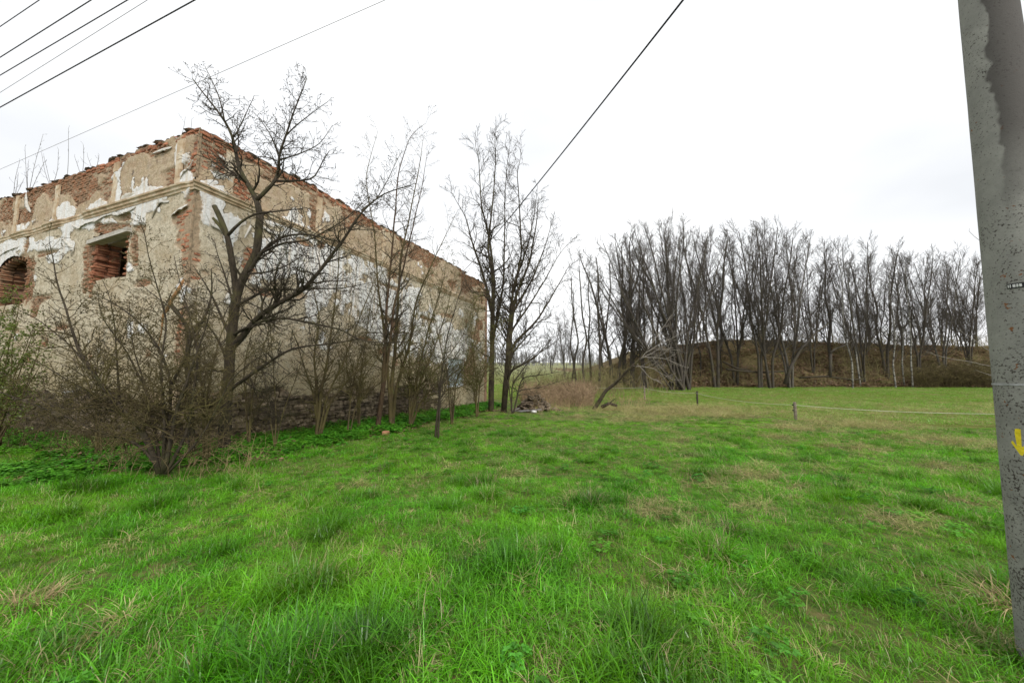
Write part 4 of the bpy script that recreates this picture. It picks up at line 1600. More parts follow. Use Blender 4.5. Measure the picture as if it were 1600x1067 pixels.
thicket('bramble_thicket', 1900, lambda q: ((lambda Y: ((q.uniform(815, 925) - 800) / F * Y, Y))(q.uniform(23.5, 31))), .35, 1.5, M['reddish_twig'], 'reddish brown bramble thicket between the house end and the leaning tree', 1, .010, 4)
thicket('gap_brush', 900, lambda q: ((lambda Y: ((q.gauss(930, 50) - 800) / F * Y, Y))(q.uniform(28, 42))), .5, 2.6, M['brush'], 'pale bare brush and thin stems filling the gap between house and wood', 12, .013, 3, .16)
thicket('undergrowth', 3000, lambda q: ((lambda Y: ((q.uniform(940, 1560) - 800) / F * Y, Y))(q.uniform(37.5, 47))), .6, 2.8, M['brush'], 'bare brush and young stems covering the wooded bank', 2, .014, 4)
thicket('olive_thicket', 2200, lambda q: ((lambda Y: ((q.uniform(1425, 1570) - 800) / F * Y, Y))(q.uniform(37, 41))), .8, 2.4, M['bark_olive'], 'olive green dense brush at the meadow edge before the bank', 3, .016, 5, .5)
thicket('dead_stalks', 150, lambda q: ((lambda Y: ((q.uniform(180, 420) - 800) / F * Y, Y))(q.uniform(5.8, 7.6))), .25, .8, M['straw_stalk'], 'dry pale stalks standing round the feet of the shrubs', 4, .003, 2)
thicket('dead_stalks', 500, lambda q: ((lambda Y: ((q.uniform(830, 1010) - 800) / F * Y, Y))(q.uniform(19.5, 27))), .3, 1.1, M['straw_stalk'], 'dry pale stalks round the leaning dead tree', 6, .006, 1)
thicket('wall_foot_brush', 500, lambda q: ((lambda u, o: (KX + DR.x * u + NR.x * o, KY + DR.y * u + NR.y * o))(q.uniform(.5, 14), q.uniform(.2, 1.1))), .3, 1.2, M['bark_olive'], 'thin brush growing along the foot of the side wall', 7, .0045, 3)
thicket('wall_foot_brush', 420, lambda q: ((lambda u, o: (KX + DL.x * u + NL.x * o, KY + DL.y * u + NL.y * o))(q.uniform(.3, 12), q.uniform(.2, 1.5))), .3, 1.1, M['bark_olive'], 'thin brush growing along the foot of the front wall', 8, .0045, 3)

# fallen logs at the meadow edge
for i, (L_, Y, r, lab) in enumerate((([(1135, 577), (1160, 580), (1190, 582), (1225, 580)], 37.0, .13, 'long fallen trunk lying level under the twin-trunked tree'),
                                     ([(1130, 565), (1150, 575), (1175, 580)], 37.3, .11, 'fallen trunk slanting down from the bank behind the long one'),
                                     ([(1250, 590), (1290, 588), (1330, 593), (1350, 592)], 37.2, .10, 'thin fallen trunk by the foot of the front birch'),
                                     ([(940, 636), (952, 630), (964, 634)], 20.6, .10, 'short dark log lying beside the leaning dead trunk'))):
    m = MB()
    m.tube(pp(L_, Y), [r, r * .9, r * .8, r * .6][:len(L_)], 7)
    m.tube(pp([L_[1], (L_[1][0] + 10, L_[1][1] - 8)], Y), [r * .4, r * .15], 5)
    tag(m.build('fallen_log', M['bark_dark'], None, True), lab, 'log', 'fallen logs')
# crooked limb rising over the meadow edge from the bank
m = MB()
m.tube(pp([(1227, 600), (1236, 572), (1252, 545), (1275, 520), (1295, 505)], 36.8), [.22, .16, .12, .08, .04], 7)
m.tube(pp([(1297, 552), (1305, 545), (1320, 540), (1331, 532)], 37.2), [.14, .1, .08, .05], 6)
m.tube(pp([(1297, 590), (1298, 552)], 37.2), [.16, .12], 6)
tag(m.build('crooked_limb', M['bark_far'], None, True), 'crooked leaning dead limb rising from the meadow edge left of the front birch', 'branch')

# ------------------------------------------------------------------ rubble heap, planks
q = random.Random(9)
heap = empty('rubble_heap', ongr(835, 21), 'heap of dark slates and stones grown over beside the tall trees', 'rubble')
hl = Vector(heap.location)
for i in range(130):
    a = q.gauss(0, 1)
    x = hl.x + q.gauss(0, .62)
    y = hl.y + q.gauss(0, .5)
    r = math.hypot(x - hl.x, y - hl.y)
    z = gz(x, y) + max(0, 1.0 - r * .75) * q.uniform(.5, 1)
    o = bpy.data.objects.new('stone', stone_me[i % 6])
    C.objects.link(o)
    o.parent = heap
    o.location = Vector((x, y, z)) - hl
    o.rotation_euler = (q.uniform(-.5, .5), q.uniform(-.5, .5), q.uniform(0, 6))
    o.scale = (q.uniform(.2, .5), q.uniform(.15, .35), q.uniform(.06, .16))
M['grey_plank'] = rmat('grey_plank', [(.3, (.10, .095, .09)), (.6, (.22, .21, .2)), (.8, (.34, .33, .31))], 5, var=.4)
for i, (x0, y0, x1, y1, Y, lab) in enumerate(((800, 634, 826, 640, 19.6, 'grey plank lying flat, nearest the tall trees'), (812, 640, 846, 636, 19.3, 'long grey plank crossing the other before the rubble heap'), (798, 628, 812, 642, 19.4, 'short plank leaning at the foot of the spreading tree'))):
    p0, p1 = at(x0, y0, Y), at(x1, y1, Y)
    p0.z = gz(p0.x, p0.y) + .06
    p1.z = gz(p1.x, p1.y) + .10 + .08 * i
    m = MB()
    d = (p1 - p0)
    rot = d.to_track_quat('X', 'Z').to_matrix()
    m.box((p0 + p1) / 2, (d.length, .2, .035), rot, .004)
    tag(m.build('plank', M['grey_plank']), lab, 'plank', 'planks by the rubble heap')
# two white litter scraps


def scrap(px, py, Y, s, label, mat):
    p = at(px, py, Y)
    p.z = max(p.z, gz(p.x, p.y) + .06)
    v, f = rough_block(int(px), .2)
    v = [p + Vector((a.x * s, a.y * s * .7, a.z * s * .4)) for a in v]
    tag(link('litter_scrap', mesh('litter_scrap', v, f, True), mat), label, 'litter')


scrap(834, 643, 19.0, .28, 'crumpled white bag lying before the rubble heap', M['white_paint'])
scrap(106, 613, 7.9, .14, 'small white scrap caught in the shrub before the front wall', M['white_paint'])
for px, Y, lab in ((603, 10.9, 'broken orange brick lying in the ground cover before the slim trees'), (582, 11.3, 'orange brick lump at the foot of the reddish slim tree')):
    p = ongr(px, Y, .08)
    v, f = rough_block(int(px), .12)
    v = [p + Vector((a.x * .2, a.y * .15, a.z * .12)) for a in v]
    tag(link('loose_brick', mesh('loose_brick', v, f), M['brick_dull']), lab, 'brick', 'loose bricks by the wall')

# ------------------------------------------------------------------ fence
M['post_wood'] = rmat('post_wood', [(.3, (.10, .08, .06)), (.6, (.26, .22, .17)), (.8, (.38, .33, .26))], 8, var=.2)
M['post_dark'] = rmat('post_dark', [(.3, (.03, .025, .02)), (.7, (.09, .075, .06))], 8, var=.2)
M['tape'] = rmat('fence_tape', [(.3, (.55, .55, .42)), (.7, (.72, .72, .6))], 8, var=0)
M['insul'] = rmat('insulator', [(.3, (.02, .02, .02)), (.7, (.04, .04, .04))], 8, var=0)
fp = []
for px, Y, top, r, lab, mt in ((1243.5, 14.6, 628, .055, 'weathered square-cut fence post with insulators, nearest in the meadow fence', 'post_wood'), (1090, 21.7, 611, .05, 'thin dark fence post between the nearest post and the dead tree', 'post_dark'),
                               (1007.5, 26.7, 603, .06, 'grey fence post by the twigs of the leaning dead tree', 'post_wood'), (1700, 11.4, 640, .05, 'fence post beyond the concrete pole', 'post_wood')):
    b = ongr(px, Y)
    h = at(px, top, Y).z - b.z
    e = empty('fence_post', b, lab, 'post', 'posts of the meadow fence')
    m = MB()
    m.tube([Vector((0, 0, -.3)), Vector((0, 0, h * .5)), Vector((.005, 0, h - .02)), Vector((.005, 0, h))], [r, r * 1.02, r, r * .8], 8)
    m.build('post', M[mt], e)
    for zz in (h - .12, h * .55):
        m = MB()
        m.tube([Vector((-r - .05, 0, zz)), Vector((-r + .005, 0, zz))], [.022, .022], 6)
        m.build('insulator', M['insul'], e)
    fp.append(b + Vector((-r - .03, 0, h - .12)))
m = MB()
ends = [fp[2] + Vector((-5, 5, 0)), fp[2], fp[1], fp[0], fp[3], fp[3] + Vector((14, -2, .1))]
for a, c in zip(ends[:-1], ends[1:]):
    pts = [a.lerp(c, t) - Vector((0, 0, .14 * 4 * t * (1 - t))) for t in np.linspace(0, 1, 9)]
    m.tube(pts, [.0065] * 9, 4, False)
tag(m.build('fence_tape', M['tape']), 'pale electric fence tape strung between the meadow posts', 'fence wire')

# ------------------------------------------------------------------ concrete pole


def pole_mat():
    m, nt, b = newmat('pole_concrete', .85, .25)
    p = objc(nt)
    c = ramp(nt, noise(nt, 6, 6, .7, p), [(.3, (.20, .197, .18)), (.6, (.28, .275, .25)), (.8, (.36, .355, .32))])
    c = mix(nt, fr(nt, noise(nt, 120, 3, .6, p), .6, .68, 0, .4), c, (.10, .10, .095))
    # black lichen specks, denser towards the weather side and the foot
    sx = N(nt, 'ShaderNodeSeparateXYZ')
    nt.links.new(p, sx.inputs[0])
    sp = noise(nt, 80, 5, .65, p)
    dn = noise(nt, 2.2, 3, .6, p)
    thr = math_(nt, 'ADD', sp, math_(nt, 'MULTIPLY', dn, .38))
    low = fr(nt, sx.outputs[2], .6, 3.0, .055, -.028)
    c = mix(nt, fr(nt, math_(nt, 'ADD', thr, low), .77, .82, 0, .9), c, (.04, .03, .026))
    rs = math_(nt, 'ADD', noise(nt, 20, 3, .55, p), math_(nt, 'MULTIPLY', noise(nt, 1.7, 2, .5, p), .35))
    c = mix(nt, fr(nt, math_(nt, 'ADD', rs, fr(nt, sx.outputs[2], 1.0, 3.2, .0, -.06)), .83, .86, 0, .9), c, (.20, .075, .022))
    # tarry stain running down the upper part
    st = noise(nt, 3.1, 3, .6, p)
    e = math_(nt, 'ADD', math_(nt, 'MULTIPLY', math_(nt, 'SUBTRACT', math_(nt, 'MULTIPLY', sx.outputs[0], .6), math_(nt, 'MULTIPLY', sx.outputs[1], .8)), 7.0), math_(nt, 'MULTIPLY', st, 1.3))
    hi = fr(nt, sx.outputs[2], 2.55, 3.2, 0, 1)
    c = mix(nt, math_(nt, 'MULTIPLY', fr(nt, e, .42, .50, 0, .85), hi), c, (.07, .062, .058))
    nt.links.new(c, b.inputs['Base Color'])
    bump(nt, b, math_(nt, 'ADD', noise(nt, 160, 3, .6, p), noise(nt, 30, 4, .6, p)), .35, .004)
    return m


M['pole'] = pole_mat()
M['steel'] = rmat('steel_band', [(.3, (.22, .22, .22)), (.7, (.42, .42, .42))], 12, var=0, rough=.45, spec=.5)
M['yellow'] = rmat('yellow_paint', [(.3, (.62, .48, .02)), (.5, (.78, .62, .03)), (.8, (.82, .68, .06))], 14, var=0, space='pos')
M['plate_black'] = rmat('plate_black', [(.3, (.02, .02, .022)), (.7, (.05, .05, .05))], 12, var=0)
M['plate_white'] = rmat('plate_white', [(.3, (.5, .5, .48)), (.7, (.72, .72, .7))], 12, var=0)
PY = 2.05
pb = at(1585, 985, PY)
RB, RTOP, HP = .168, .072, 7.5


def pole_r(z): return RB + (RTOP - RB) * z / HP


g0 = gz(3.1, PY)
# centre line: the left silhouette follows the photograph
lc = at(1583, 960, PY)
tc = at(1495, 0, PY)
zb0, zt0 = lc.z - g0, tc.z - g0


def centre_for(edge_x, r):
    """axis position whose left silhouette passes through edge_x"""
    th = math.atan2(edge_x, PY)
    x = edge_x
    for _ in range(30):
        D = math.hypot(x, PY + .03)
        x = (PY + .03) * math.tan(th + math.asin(r / D))
    return x


pax0 = centre_for(lc.x, pole_r(zb0))
pax1 = centre_for(tc.x, pole_r(zt0))
tilt = (pax1 - pax0) / (zt0 - zb0)
pole_e = empty('utility_pole', (pax0 - tilt * zb0, PY + .03, g0), 'tall grey concrete pole speckled with black lichen and rust, in the foreground', 'pole')
pole_e.rotation_euler = (0, math.atan(tilt), 0)
m = MB()
n = 36
_CS[n] = [(math.cos(2 * math.pi * k / n), math.sin(2 * math.pi * k / n)) for k in range(n)]
zz = [-.4] + list(np.linspace(0, HP, 40))
m.tube([Vector((0, 0, z)) for z in zz], [pole_r(z) + rnd.uniform(-.0008, .0008) for z in zz], n)
m.build('shaft', M['pole'], pole_e, True)


def on_pole(ang, z, out=0.):
    r = pole_r(z) + out
    return Vector((math.cos(ang) * r, math.sin(ang) * r, z))


def pole_z(py):
    return at(1530, py, PY - .1).z - g0


def band(z, h, out, mat, name):
    m = MB()
    v, f = [], []
    for i in range(n):
        a = 2 * math.pi * i / n
        for (zz_, o) in ((z, .0005), (z, out), (z + h, out), (z + h, .0005)):
            v.append(on_pole(a, zz_, o))
    for i in range(n):
        j = (i + 1) % n
        for k in range(3):
            f.append((i * 4 + k, j * 4 + k, j * 4 + k + 1, i * 4 + k + 1))
    return link(name, mesh(name, v, f, False), mat, pole_e)


band(pole_z(604), .012, .003, M['steel'], 'steel_band')
ab = math.atan2(-.75, -.45)
m = MB()
m.box(on_pole(ab + .5, pole_z(601), .006), (.03, .014, .02), Euler((0, 0, ab + .5 + math.pi / 2)).to_matrix())
m.build('band_buckle', M['steel'], pole_e)


def patch(poly, z0, a0, mat, name, out, thick=.0012):
    """flat shape bent round the shaft: poly in metres (along, up)"""
    v, f = [], []
    for (s, t) in poly:
        v.append(on_pole(a0 + s / pole_r(z0), z0 + t, out))
    k = len(v)
    for (s, t) in poly:
        v.append(on_pole(a0 + s / pole_r(z0), z0 + t, out - thick))
    f.append(tuple(range(k)))
    for i in range(k):
        j = (i + 1) % k
        f.append((i, i + k, j + k, j))
    return link(name, mesh(name, v, f), mat, pole_e)


# small riveted number plate with worn, unreadable figures
def ang_at(px, z):
    """angle on the shaft that shows at column px"""
    best = None
    mw = pole_e.matrix_basis
    for i in range(800):
        a = -1.6 * math.pi + i / 800 * 1.6 * math.pi
        p = Matrix.Translation(pole_e.location) @ Euler(pole_e.rotation_euler).to_matrix().to_4x4() @ on_pole(a, z)
        q = proj(p.x, p.y, p.z)
        nn = Vector((math.cos(a), math.sin(a), 0))
        if nn.dot(Vector((CAM.x - p.x, CAM.y - p.y, 0))) < 0: continue
        if best is None or abs(q[0] - px) < best[0]: best = (abs(q[0] - px), a)
    return best[1]


zpl = pole_z(442)
a_l, a_r = ang_at(1574, zpl), ang_at(1598, zpl)
wpl = abs(a_r - a_l) * pole_r(zpl)
seg = lambda w, h: [(x, -h / 2) for x in np.linspace(0, w, 7)] + [(x, h / 2) for x in np.linspace(w, 0, 7)]
sgn = 1 if a_r > a_l else -1


def pl(poly):
    return [(sgn * s, t) for s, t in poly]


patch(pl(seg(wpl * 1.3, .030)), zpl, a_l, M['plate_black'], 'number_plate', .003)
for k, (x, w) in enumerate(((.003, .004), (.010, .004), (.020, .010), (.0325, .007), (.042, .009))):
    patch(pl([(x, -.009), (x + w, -.009), (x + w, .009), (x, .009)]), zpl, a_l, M['plate_white'], 'plate_mark', .004)
# painted yellow arrow pointing down, most of it past the picture's edge
zy = pole_z(700)
aL = ang_at(1580, zy)
arrow = [(0, 0), (.004, .011), (.009, .009), (.023, -.018), (.019, .06), (.022, .082), (.031, .086), (.044, .083), (.041, -.02), (.066, .012), (.073, .004), (.040, -.068), (.033, -.066)]
patch(pl(arrow), zy, aL, M['yellow'], 'painted_arrow', .0012, .0008)

# ------------------------------------------------------------------ wires
M['cable'] = rmat('black_cable', [(.3, (.012, .012, .013)), (.7, (.02, .02, .02))], 8, var=0, rough=.6)
M['wire'] = rmat('wire_grey', [(.3, (.03, .03, .03)), (.7, (.05, .05, .05))], 8, var=0, rough=.5)
M['wire_thin'] = rmat('wire_thin', [(.3, (.16, .15, .14)), (.7, (.2, .19, .18))], 8, var=0, rough=.5)
# service cable: pole head to a bracket on the wall head
u, z = 14.4, ZT + .12
cab0 = K + DR * u + NR * .1 + Vector((0, 0, ZT + .17))
ptop = Vector((3.25, 3.0, 7.5)) + (Vector((3.25, 3.0, 7.5)) - cab0).normalized() * 6.0      # runs on overhead, past the camera


def cable_pts(sag, end, n=60):
    return [cab0.lerp(end, t) - Vector((0, 0, sag * 4 * t * (1 - t))) for t in np.linspace(0, 1, n)]


m = MB()
m.tube(cable_pts(.30, ptop), [.0155] * 60, 6)
tag(m.build('service_cable', M['cable'], None, True), 'thick black cable running from overhead down to the ruined wall head', 'cable')
m = MB()
m.box(cab0 - Vector((0, 0, .06)) - NR * .03, (.05, .05, .2), rotR)
hpart('cable_bracket', mesh('cable_bracket', m.v, m.f), M['steel'])
for i, (x0, y0, x1, y1, r, mt, H, lab) in enumerate((
        (0, 42, 62, 0, .007, 'wire', 8.6, 'overhead wire crossing the sky corner highest'),
        (0, 90, 143, 0, .009, 'wire', 8.6, 'overhead wire next below the highest one'),
        (0, 118, 200, 0, .009, 'wire', 8.6, 'third overhead wire, just above the faint one'),
        (0, 145, 231, 0, .004, 'wire_thin', 8.3, 'faint thin overhead wire between two darker ones'),
        (0, 168, 305, 0, .011, 'wire', 8.3, 'lowest and thickest of the dark overhead wires in the sky corner'),
        (0, 265, 603, 0, .004, 'wire_thin', 8.0, 'long faint wire running just above the ruined wall'))):
    ra, rb = ray(x0, y0), ray(x1, y1)
    pa = CAM + ra * ((H - CAM.z) / ra.z)
    pb_ = CAM + rb * ((H - CAM.z) / rb.z)
    d = pa - pb_
    s = pa + d * (28 / d.length)
    e_ = pb_ - d * (14 / d.length)
    m = MB()
    m.tube([e_.lerp(s, t) for t in np.linspace(0, 1, 12)], [r] * 12, 5)
    tag(m.build('overhead_wire', M[mt], None, True), lab, 'wire', 'overhead wires')

# ------------------------------------------------------------------ saplings rooted on the wall head
for i, (px, top, n_, lab) in enumerate(((30, 205, 4, 'taller bare sapling rooted on the far part of the wall head'), (65, 232, 3, 'bare sapling on the wall head beside the taller one'), (88, 205, 1, 'single whip growing straight from the wall head'),
                                         (110, 228, 2, 'two thin whips on the wall head before the loose lump'), (8, 250, 3, 'low bare sprout on the wall head at the frame edge'), (256, 178, 1, 'lone thin stalk on the wall head near the corner'),
                                         (275, 186, 1, 'tiny dry stalk closest to the wall corner'), (130, 240, 2, 'short slanting twig on the wall head past the whips'))):
    u, _ = wall_hit(px, 300, 'L')
    zt = float(ztop(np.array([u]), 'L')[0])
    b = K + DL * u - NL * .2 + Vector((0, 0, zt))
    T = Tree(500 + i)
    topz = at(px, top, b.y).z
    for k in range(n_):
        h = (topz - zt) * (1 if k == 0 else T.r.uniform(.5, .85))
        tp = b + Vector((T.r.uniform(-.3, .3) * (k > 0), T.r.uniform(-.2, .2), h))
        o, rd = T.limb([b, b.lerp(tp, .5) + T.rv() * .04, tp], .009, .004, 'trunk', 4)
        T.sprout(o, rd, 5 if n_ > 1 else 1.5, .3, 1, .3, 35, .2, .003, .4)
    T.finish('wall_sapling', b, lab, 'sapling', M['bark_grey'], M['bark_dark'], 'saplings on the wall head', tname='stem', cname='twigs')
# twigs that reach in from a tree standing beyond the pole
b = ongr(1700, 9.0)
T = Tree(71)
o, rd = T.limb([b, b + Vector((0, .1, 2)), b + Vector((-.2, 0, 4)), b + Vector((-.2, .2, 6))], .09, .03, 'trunk', 7)
for L_ in ([(1690, 600), (1620, 585), (1540, 570), (1490, 562), (1450, 550)], [(1620, 585), (1560, 590), (1525, 578)], [(1690, 420), (1600, 400), (1530, 378), (1512, 362)], [(1600, 565), (1540, 545), (1505, 520)]):
    o, rd = T.limb(pp(L_, 9.0), .02, .004, 'crown', 5, .02)
    T.sprout(o, rd, 2.5, .5, 1, .1, 40, .3, .0035, .4)
T.finish('small_tree', b, 'small bare tree behind the concrete pole, only twig tips showing', 'tree', M['bark_grey'], M['bark_pale'])

# ------------------------------------------------------------------ grass and ground plants (instanced stuff)


def blade(v, f, h, br, base, az, lean, L_, w_, seg, curl, bright, q):
    d = Vector((math.cos(az), math.sin(az), 0))
    s = Vector((-d.y, d.x, 0))
    b0 = len(v)
    p = Vector(base)
    th = lean
    for i in range(seg + 1):
        t = i / seg
        w = w_ * (1 - t ** 1.6) * .5 + .0003
        for k in (-1, 1):
            c = p + s * w * k
            v.append((c.x, c.y, c.z))
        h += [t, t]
        br += [bright, bright]
        p = p + (d * math.sin(th) + Vector((0, 0, math.cos(th)))) * (L_ / seg)
        th += curl / seg
    for i in range(seg):
        a = b0 + i * 2
        f.append((a, a + 1, a + 3, a + 2))


def tuft(seed, n, rad, hlo, hhi, w_, lean, curl, mat, name, seg=4, flop=0.0):
    q = random.Random(seed)
    v, f, h, br = [], [], [], []
    for i in range(n):
        a = q.uniform(0, 6.283)
        r = rad * math.sqrt(q.random())
        L_ = q.uniform(hlo, hhi)
        az = a + q.gauss(0, 1.3)
        fl = q.random() < flop
        blade(v, f, h, br, (math.cos(a) * r, math.sin(a) * r, -.01), az, abs(q.gauss(lean, .25)) + (.9 if fl else 0), L_, w_ * q.uniform(.5, 1.35), seg, curl * q.uniform(.2, 1.5), q.choice((.45, .6, .75, .9, 1.0, 1.1, 1.25, 1.5)), q)
    return leaf_mesh(name, v, f, h, br, mat)


def protos(cname, meshes):
    c = bpy.data.collections.new(cname)
    for i, me in enumerate(meshes):
        o = bpy.data.objects.new('%s_kind' % cname, me)
        c.objects.link(o)
    return c


def scatter(name, label, P, rot, scl, idx, attrs, coll, parent=None):
    me = bpy.data.meshes.new(name)
    me.vertices.add(len(P))
    me.vertices.foreach_set('co', P.astype(np.float32).reshape(-1))
    a = me.attributes.new('rot', 'FLOAT_VECTOR', 'POINT'); a.data.foreach_set('vector', rot.astype(np.float32).reshape(-1))
    a = me.attributes.new('scl', 'FLOAT_VECTOR', 'POINT'); a.data.foreach_set('vector', scl.astype(np.float32).reshape(-1))
    a = me.attributes.new('idx', 'INT', 'POINT'); a.data.foreach_set('value', idx.astype(np.int32))
    for k, w in attrs.items():
        a = me.attributes.new(k, 'FLOAT', 'POINT'); a.data.foreach_set('value', w.astype(np.float32))
    o = bpy.data.objects.new(name, me)
    C.objects.link(o)
    tag(o, label, None, None, 'stuff')
    ng = bpy.data.node_groups.new(name + '_scatter', 'GeometryNodeTree')
    ng.interface.new_socket('Geometry', in_out='INPUT', socket_type='NodeSocketGeometry')
    ng.interface.new_socket('Geometry', in_out='OUTPUT', socket_type='NodeSocketGeometry')
    gi, go = ng.nodes.new('NodeGroupInput'), ng.nodes.new('NodeGroupOutput')
    ip = ng.nodes.new('GeometryNodeInstanceOnPoints')
    ci = ng.nodes.new('GeometryNodeCollectionInfo')
    ci.inputs['Collection'].default_value = coll
    ci.inputs['Separate Children'].default_value = True
    ci.inputs['Reset Children'].default_value = True

    def na(nm, t):
        x = ng.nodes.new('GeometryNodeInputNamedAttribute')
        x.data_type = t
        x.inputs['Name'].default_value = nm
        return x.outputs['Attribute']
    ng.links.new(gi.outputs[0], ip.inputs['Points'])
    ng.links.new(ci.outputs[0], ip.inputs['Instance'])
    ip.inputs['Pick Instance'].default_value = True
    ng.links.new(na('idx', 'INT'), ip.inputs['Instance Index'])
    ng.links.new(na('rot', 'FLOAT_VECTOR'), ip.inputs['Rotation'])
    ng.links.new(na('scl', 'FLOAT_VECTOR'), ip.inputs['Scale'])
    ng.links.new(ip.outputs[0], go.inputs[0])
    md = o.modifiers.new('scatter', 'NODES')
    md.node_group = ng
    return o


rs = np.random.RandomState(4)


def field_pts(y0, y1, dens, xlim=1.52, pad=1.0):
    n = int(dens * ((y1 ** 2 - y0 ** 2) * xlim + 2 * pad * (y1 - y0)))
    yy = np.sqrt(rs.uniform(y0 ** 2, y1 ** 2, n))
    xx = rs.uniform(-1, 1, n) * (yy * xlim + pad)
    return xx, yy


def house_mask(x, y, m=0.0):
    dx, dy = x - KX, y - KY
    return ((dx * NR.x + dy * NR.y) < m) & ((dx * NL.x + dy * NL.y) < m)


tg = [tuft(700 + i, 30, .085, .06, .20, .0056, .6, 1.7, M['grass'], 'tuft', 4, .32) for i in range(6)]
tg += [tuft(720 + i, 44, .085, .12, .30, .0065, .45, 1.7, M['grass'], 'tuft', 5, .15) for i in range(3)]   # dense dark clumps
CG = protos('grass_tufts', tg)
tsx = [tuft(740 + i, 26, .12, .10, .3, .004, .9, .9, M['straw'], 'straw_tuft', 4, .5) for i in range(4)]
CS_ = protos('straw_tufts', tsx)

# straw patches seen in the photograph, as ground positions
DRY = [(985, 688, .5), (1215, 685, .7), (910, 780, .30), (1020, 800, .55), (1175, 795, .35), (1390, 815, .5), (1520, 790, .4), (1060, 690, .4), (1180, 745, .5), (1110, 755, .4), (1235, 765, .3), (800, 745, .35), (700, 730, .3),
       (1050, 645, 2.6), (1000, 640, 2.0), (960, 640, 1.5), (1100, 640, 2.2), (1000, 655, 1.2), (1340, 665, 1.6), (1480, 690, 1.2), (1250, 670, 1.0), (1130, 650, 1.2), (900, 652, .6), (1100, 825, .25), (40, 940, .16), (160, 1000, .2), (1590, 960, .2), (1580, 1010, .2), (560, 760, .2),
       (150, 700, .7), (780, 1000, .12), (830, 870, .12), (640, 800, .15), (440, 920, .12), (1330, 700, .8), (1460, 730, .5)]
dryg = []
for px, py, r in DRY:
    r_ = ray(px, py)
    t = 1.0
    while t < 60:
        p = CAM + r_ * t
        if p.z < gz(p.x, p.y): break
        t += .05
    dryg.append((p.x, p.y, r * (.72 if r < .9 else 1)))


def dryness(x, y):
    d = np.zeros_like(x)
    for a, b_, r in dryg:
        q_ = ((x - a) / r) ** 2 + ((y - b_) / (r * .75)) ** 2
        d = np.maximum(d, np.exp(-q_))
    return d


def lawn_layer(name, label, y0, y1, dens, smul, wmul):
    x, y = field_pts(y0, y1, dens)
    k = ~house_mask(x, y, .15) & (region(x, y) == 0)
    # the leafy ground cover by the walls keeps the tall grass off
    x, y = x[k], y[k]
    gcov = cover(x, y)
    k = rs.uniform(0, 1, len(x)) > gcov * .92
    x, y = x[k], y[k]
    z = hgt(x, y)
    hn = fbm(x, y, 1.1, 101, 3)
    cl_ = vn(x, y, .38, 103)
    dry = dryness(x, y)
    n = len(x)
    s = (.62 + 1.0 * sstep(.25, .75, hn) * .5 + .25 * sstep(.55, .9, cl_)) * rs.uniform(.75, 1.2, n) * smul * (1 - .6 * dry)
    s *= np.interp(y, [2, 4, 8, 12, 20], [1.0, .85, .6, .5, .4])
    big = (cl_ > .80) & (hn > .42) & (dry < .3)
    idx = np.where(big, rs.randint(6, 9, n), rs.randint(0, 6, n))
    rot = np.stack([rs.normal(0, .12, n), rs.normal(0, .12, n), rs.uniform(0, 6.28, n)], -1)
    tint = np.clip(fbm(x, y, 1.5, 105, 3) * 2.2 - .7 + rs.normal(0, .15, n) + np.interp(y, [5, 16], [0, .25]), 0, 1)
    val = 1.04 + 1.1 * (fbm(x, y, .45, 107, 3) - .5) + rs.normal(0, .16, n)
    val = np.clip(val, .35, 1.4)
    val = np.where(big, val * .66, val)
    scat = rs.uniform(0, 1, n)
    dd = np.where(scat < .055 + dry * .6 + .10 * sstep(.55, .75, fbm(x, y, 1.8, 109, 3)), rs.uniform(.5, 1, n), 0)
    keep = rs.uniform(0, 1, n) > dry * .55
    P = np.stack([x, y, z], -1)
    sc = np.stack([s * wmul, s * wmul, s], -1)
    scatter(name, label, P[keep], rot[keep], sc[keep], idx[keep], {'tint': tint[keep], 'dry': dd[keep], 'val': val[keep]}, CG)


def cover(x, y):
    """1 where leafy ground cover grows along the walls, 0 on the open lawn"""
    dx, dy = x - KX, y - KY
    a = dx * NR.x + dy * NR.y
    b_ = dx * NL.x + dy * NL.y
    al = dx * DR.x + dy * DR.y
    w = np.interp(al, [-3, 0, 4, 9, 14, 18], [1.6, 3.0, 2.9, 2.6, 2.0, 1.2])
    c1 = np.where((a > -.2) & (al > -2.5) & (al < 17.8), 1 - sstep(w - .5, w + .3, a + (fbm(x, y, .8, 201, 3) - .5) * 1.4), 0)
    c2 = np.where((b_ > -.2) & (a < .6), 1 - sstep(.8, 1.5, b_ + (fbm(x, y, .8, 203, 3) - .5) * 1.0), 0)
    return np.maximum(c1, c2)


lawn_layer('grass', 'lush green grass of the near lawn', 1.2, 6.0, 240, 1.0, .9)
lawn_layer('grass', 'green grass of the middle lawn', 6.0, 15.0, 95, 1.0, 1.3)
lawn_layer('grass', 'green grass of the far lawn before the thicket', 15.0, 31.0, 18, 1.0, 2.4)

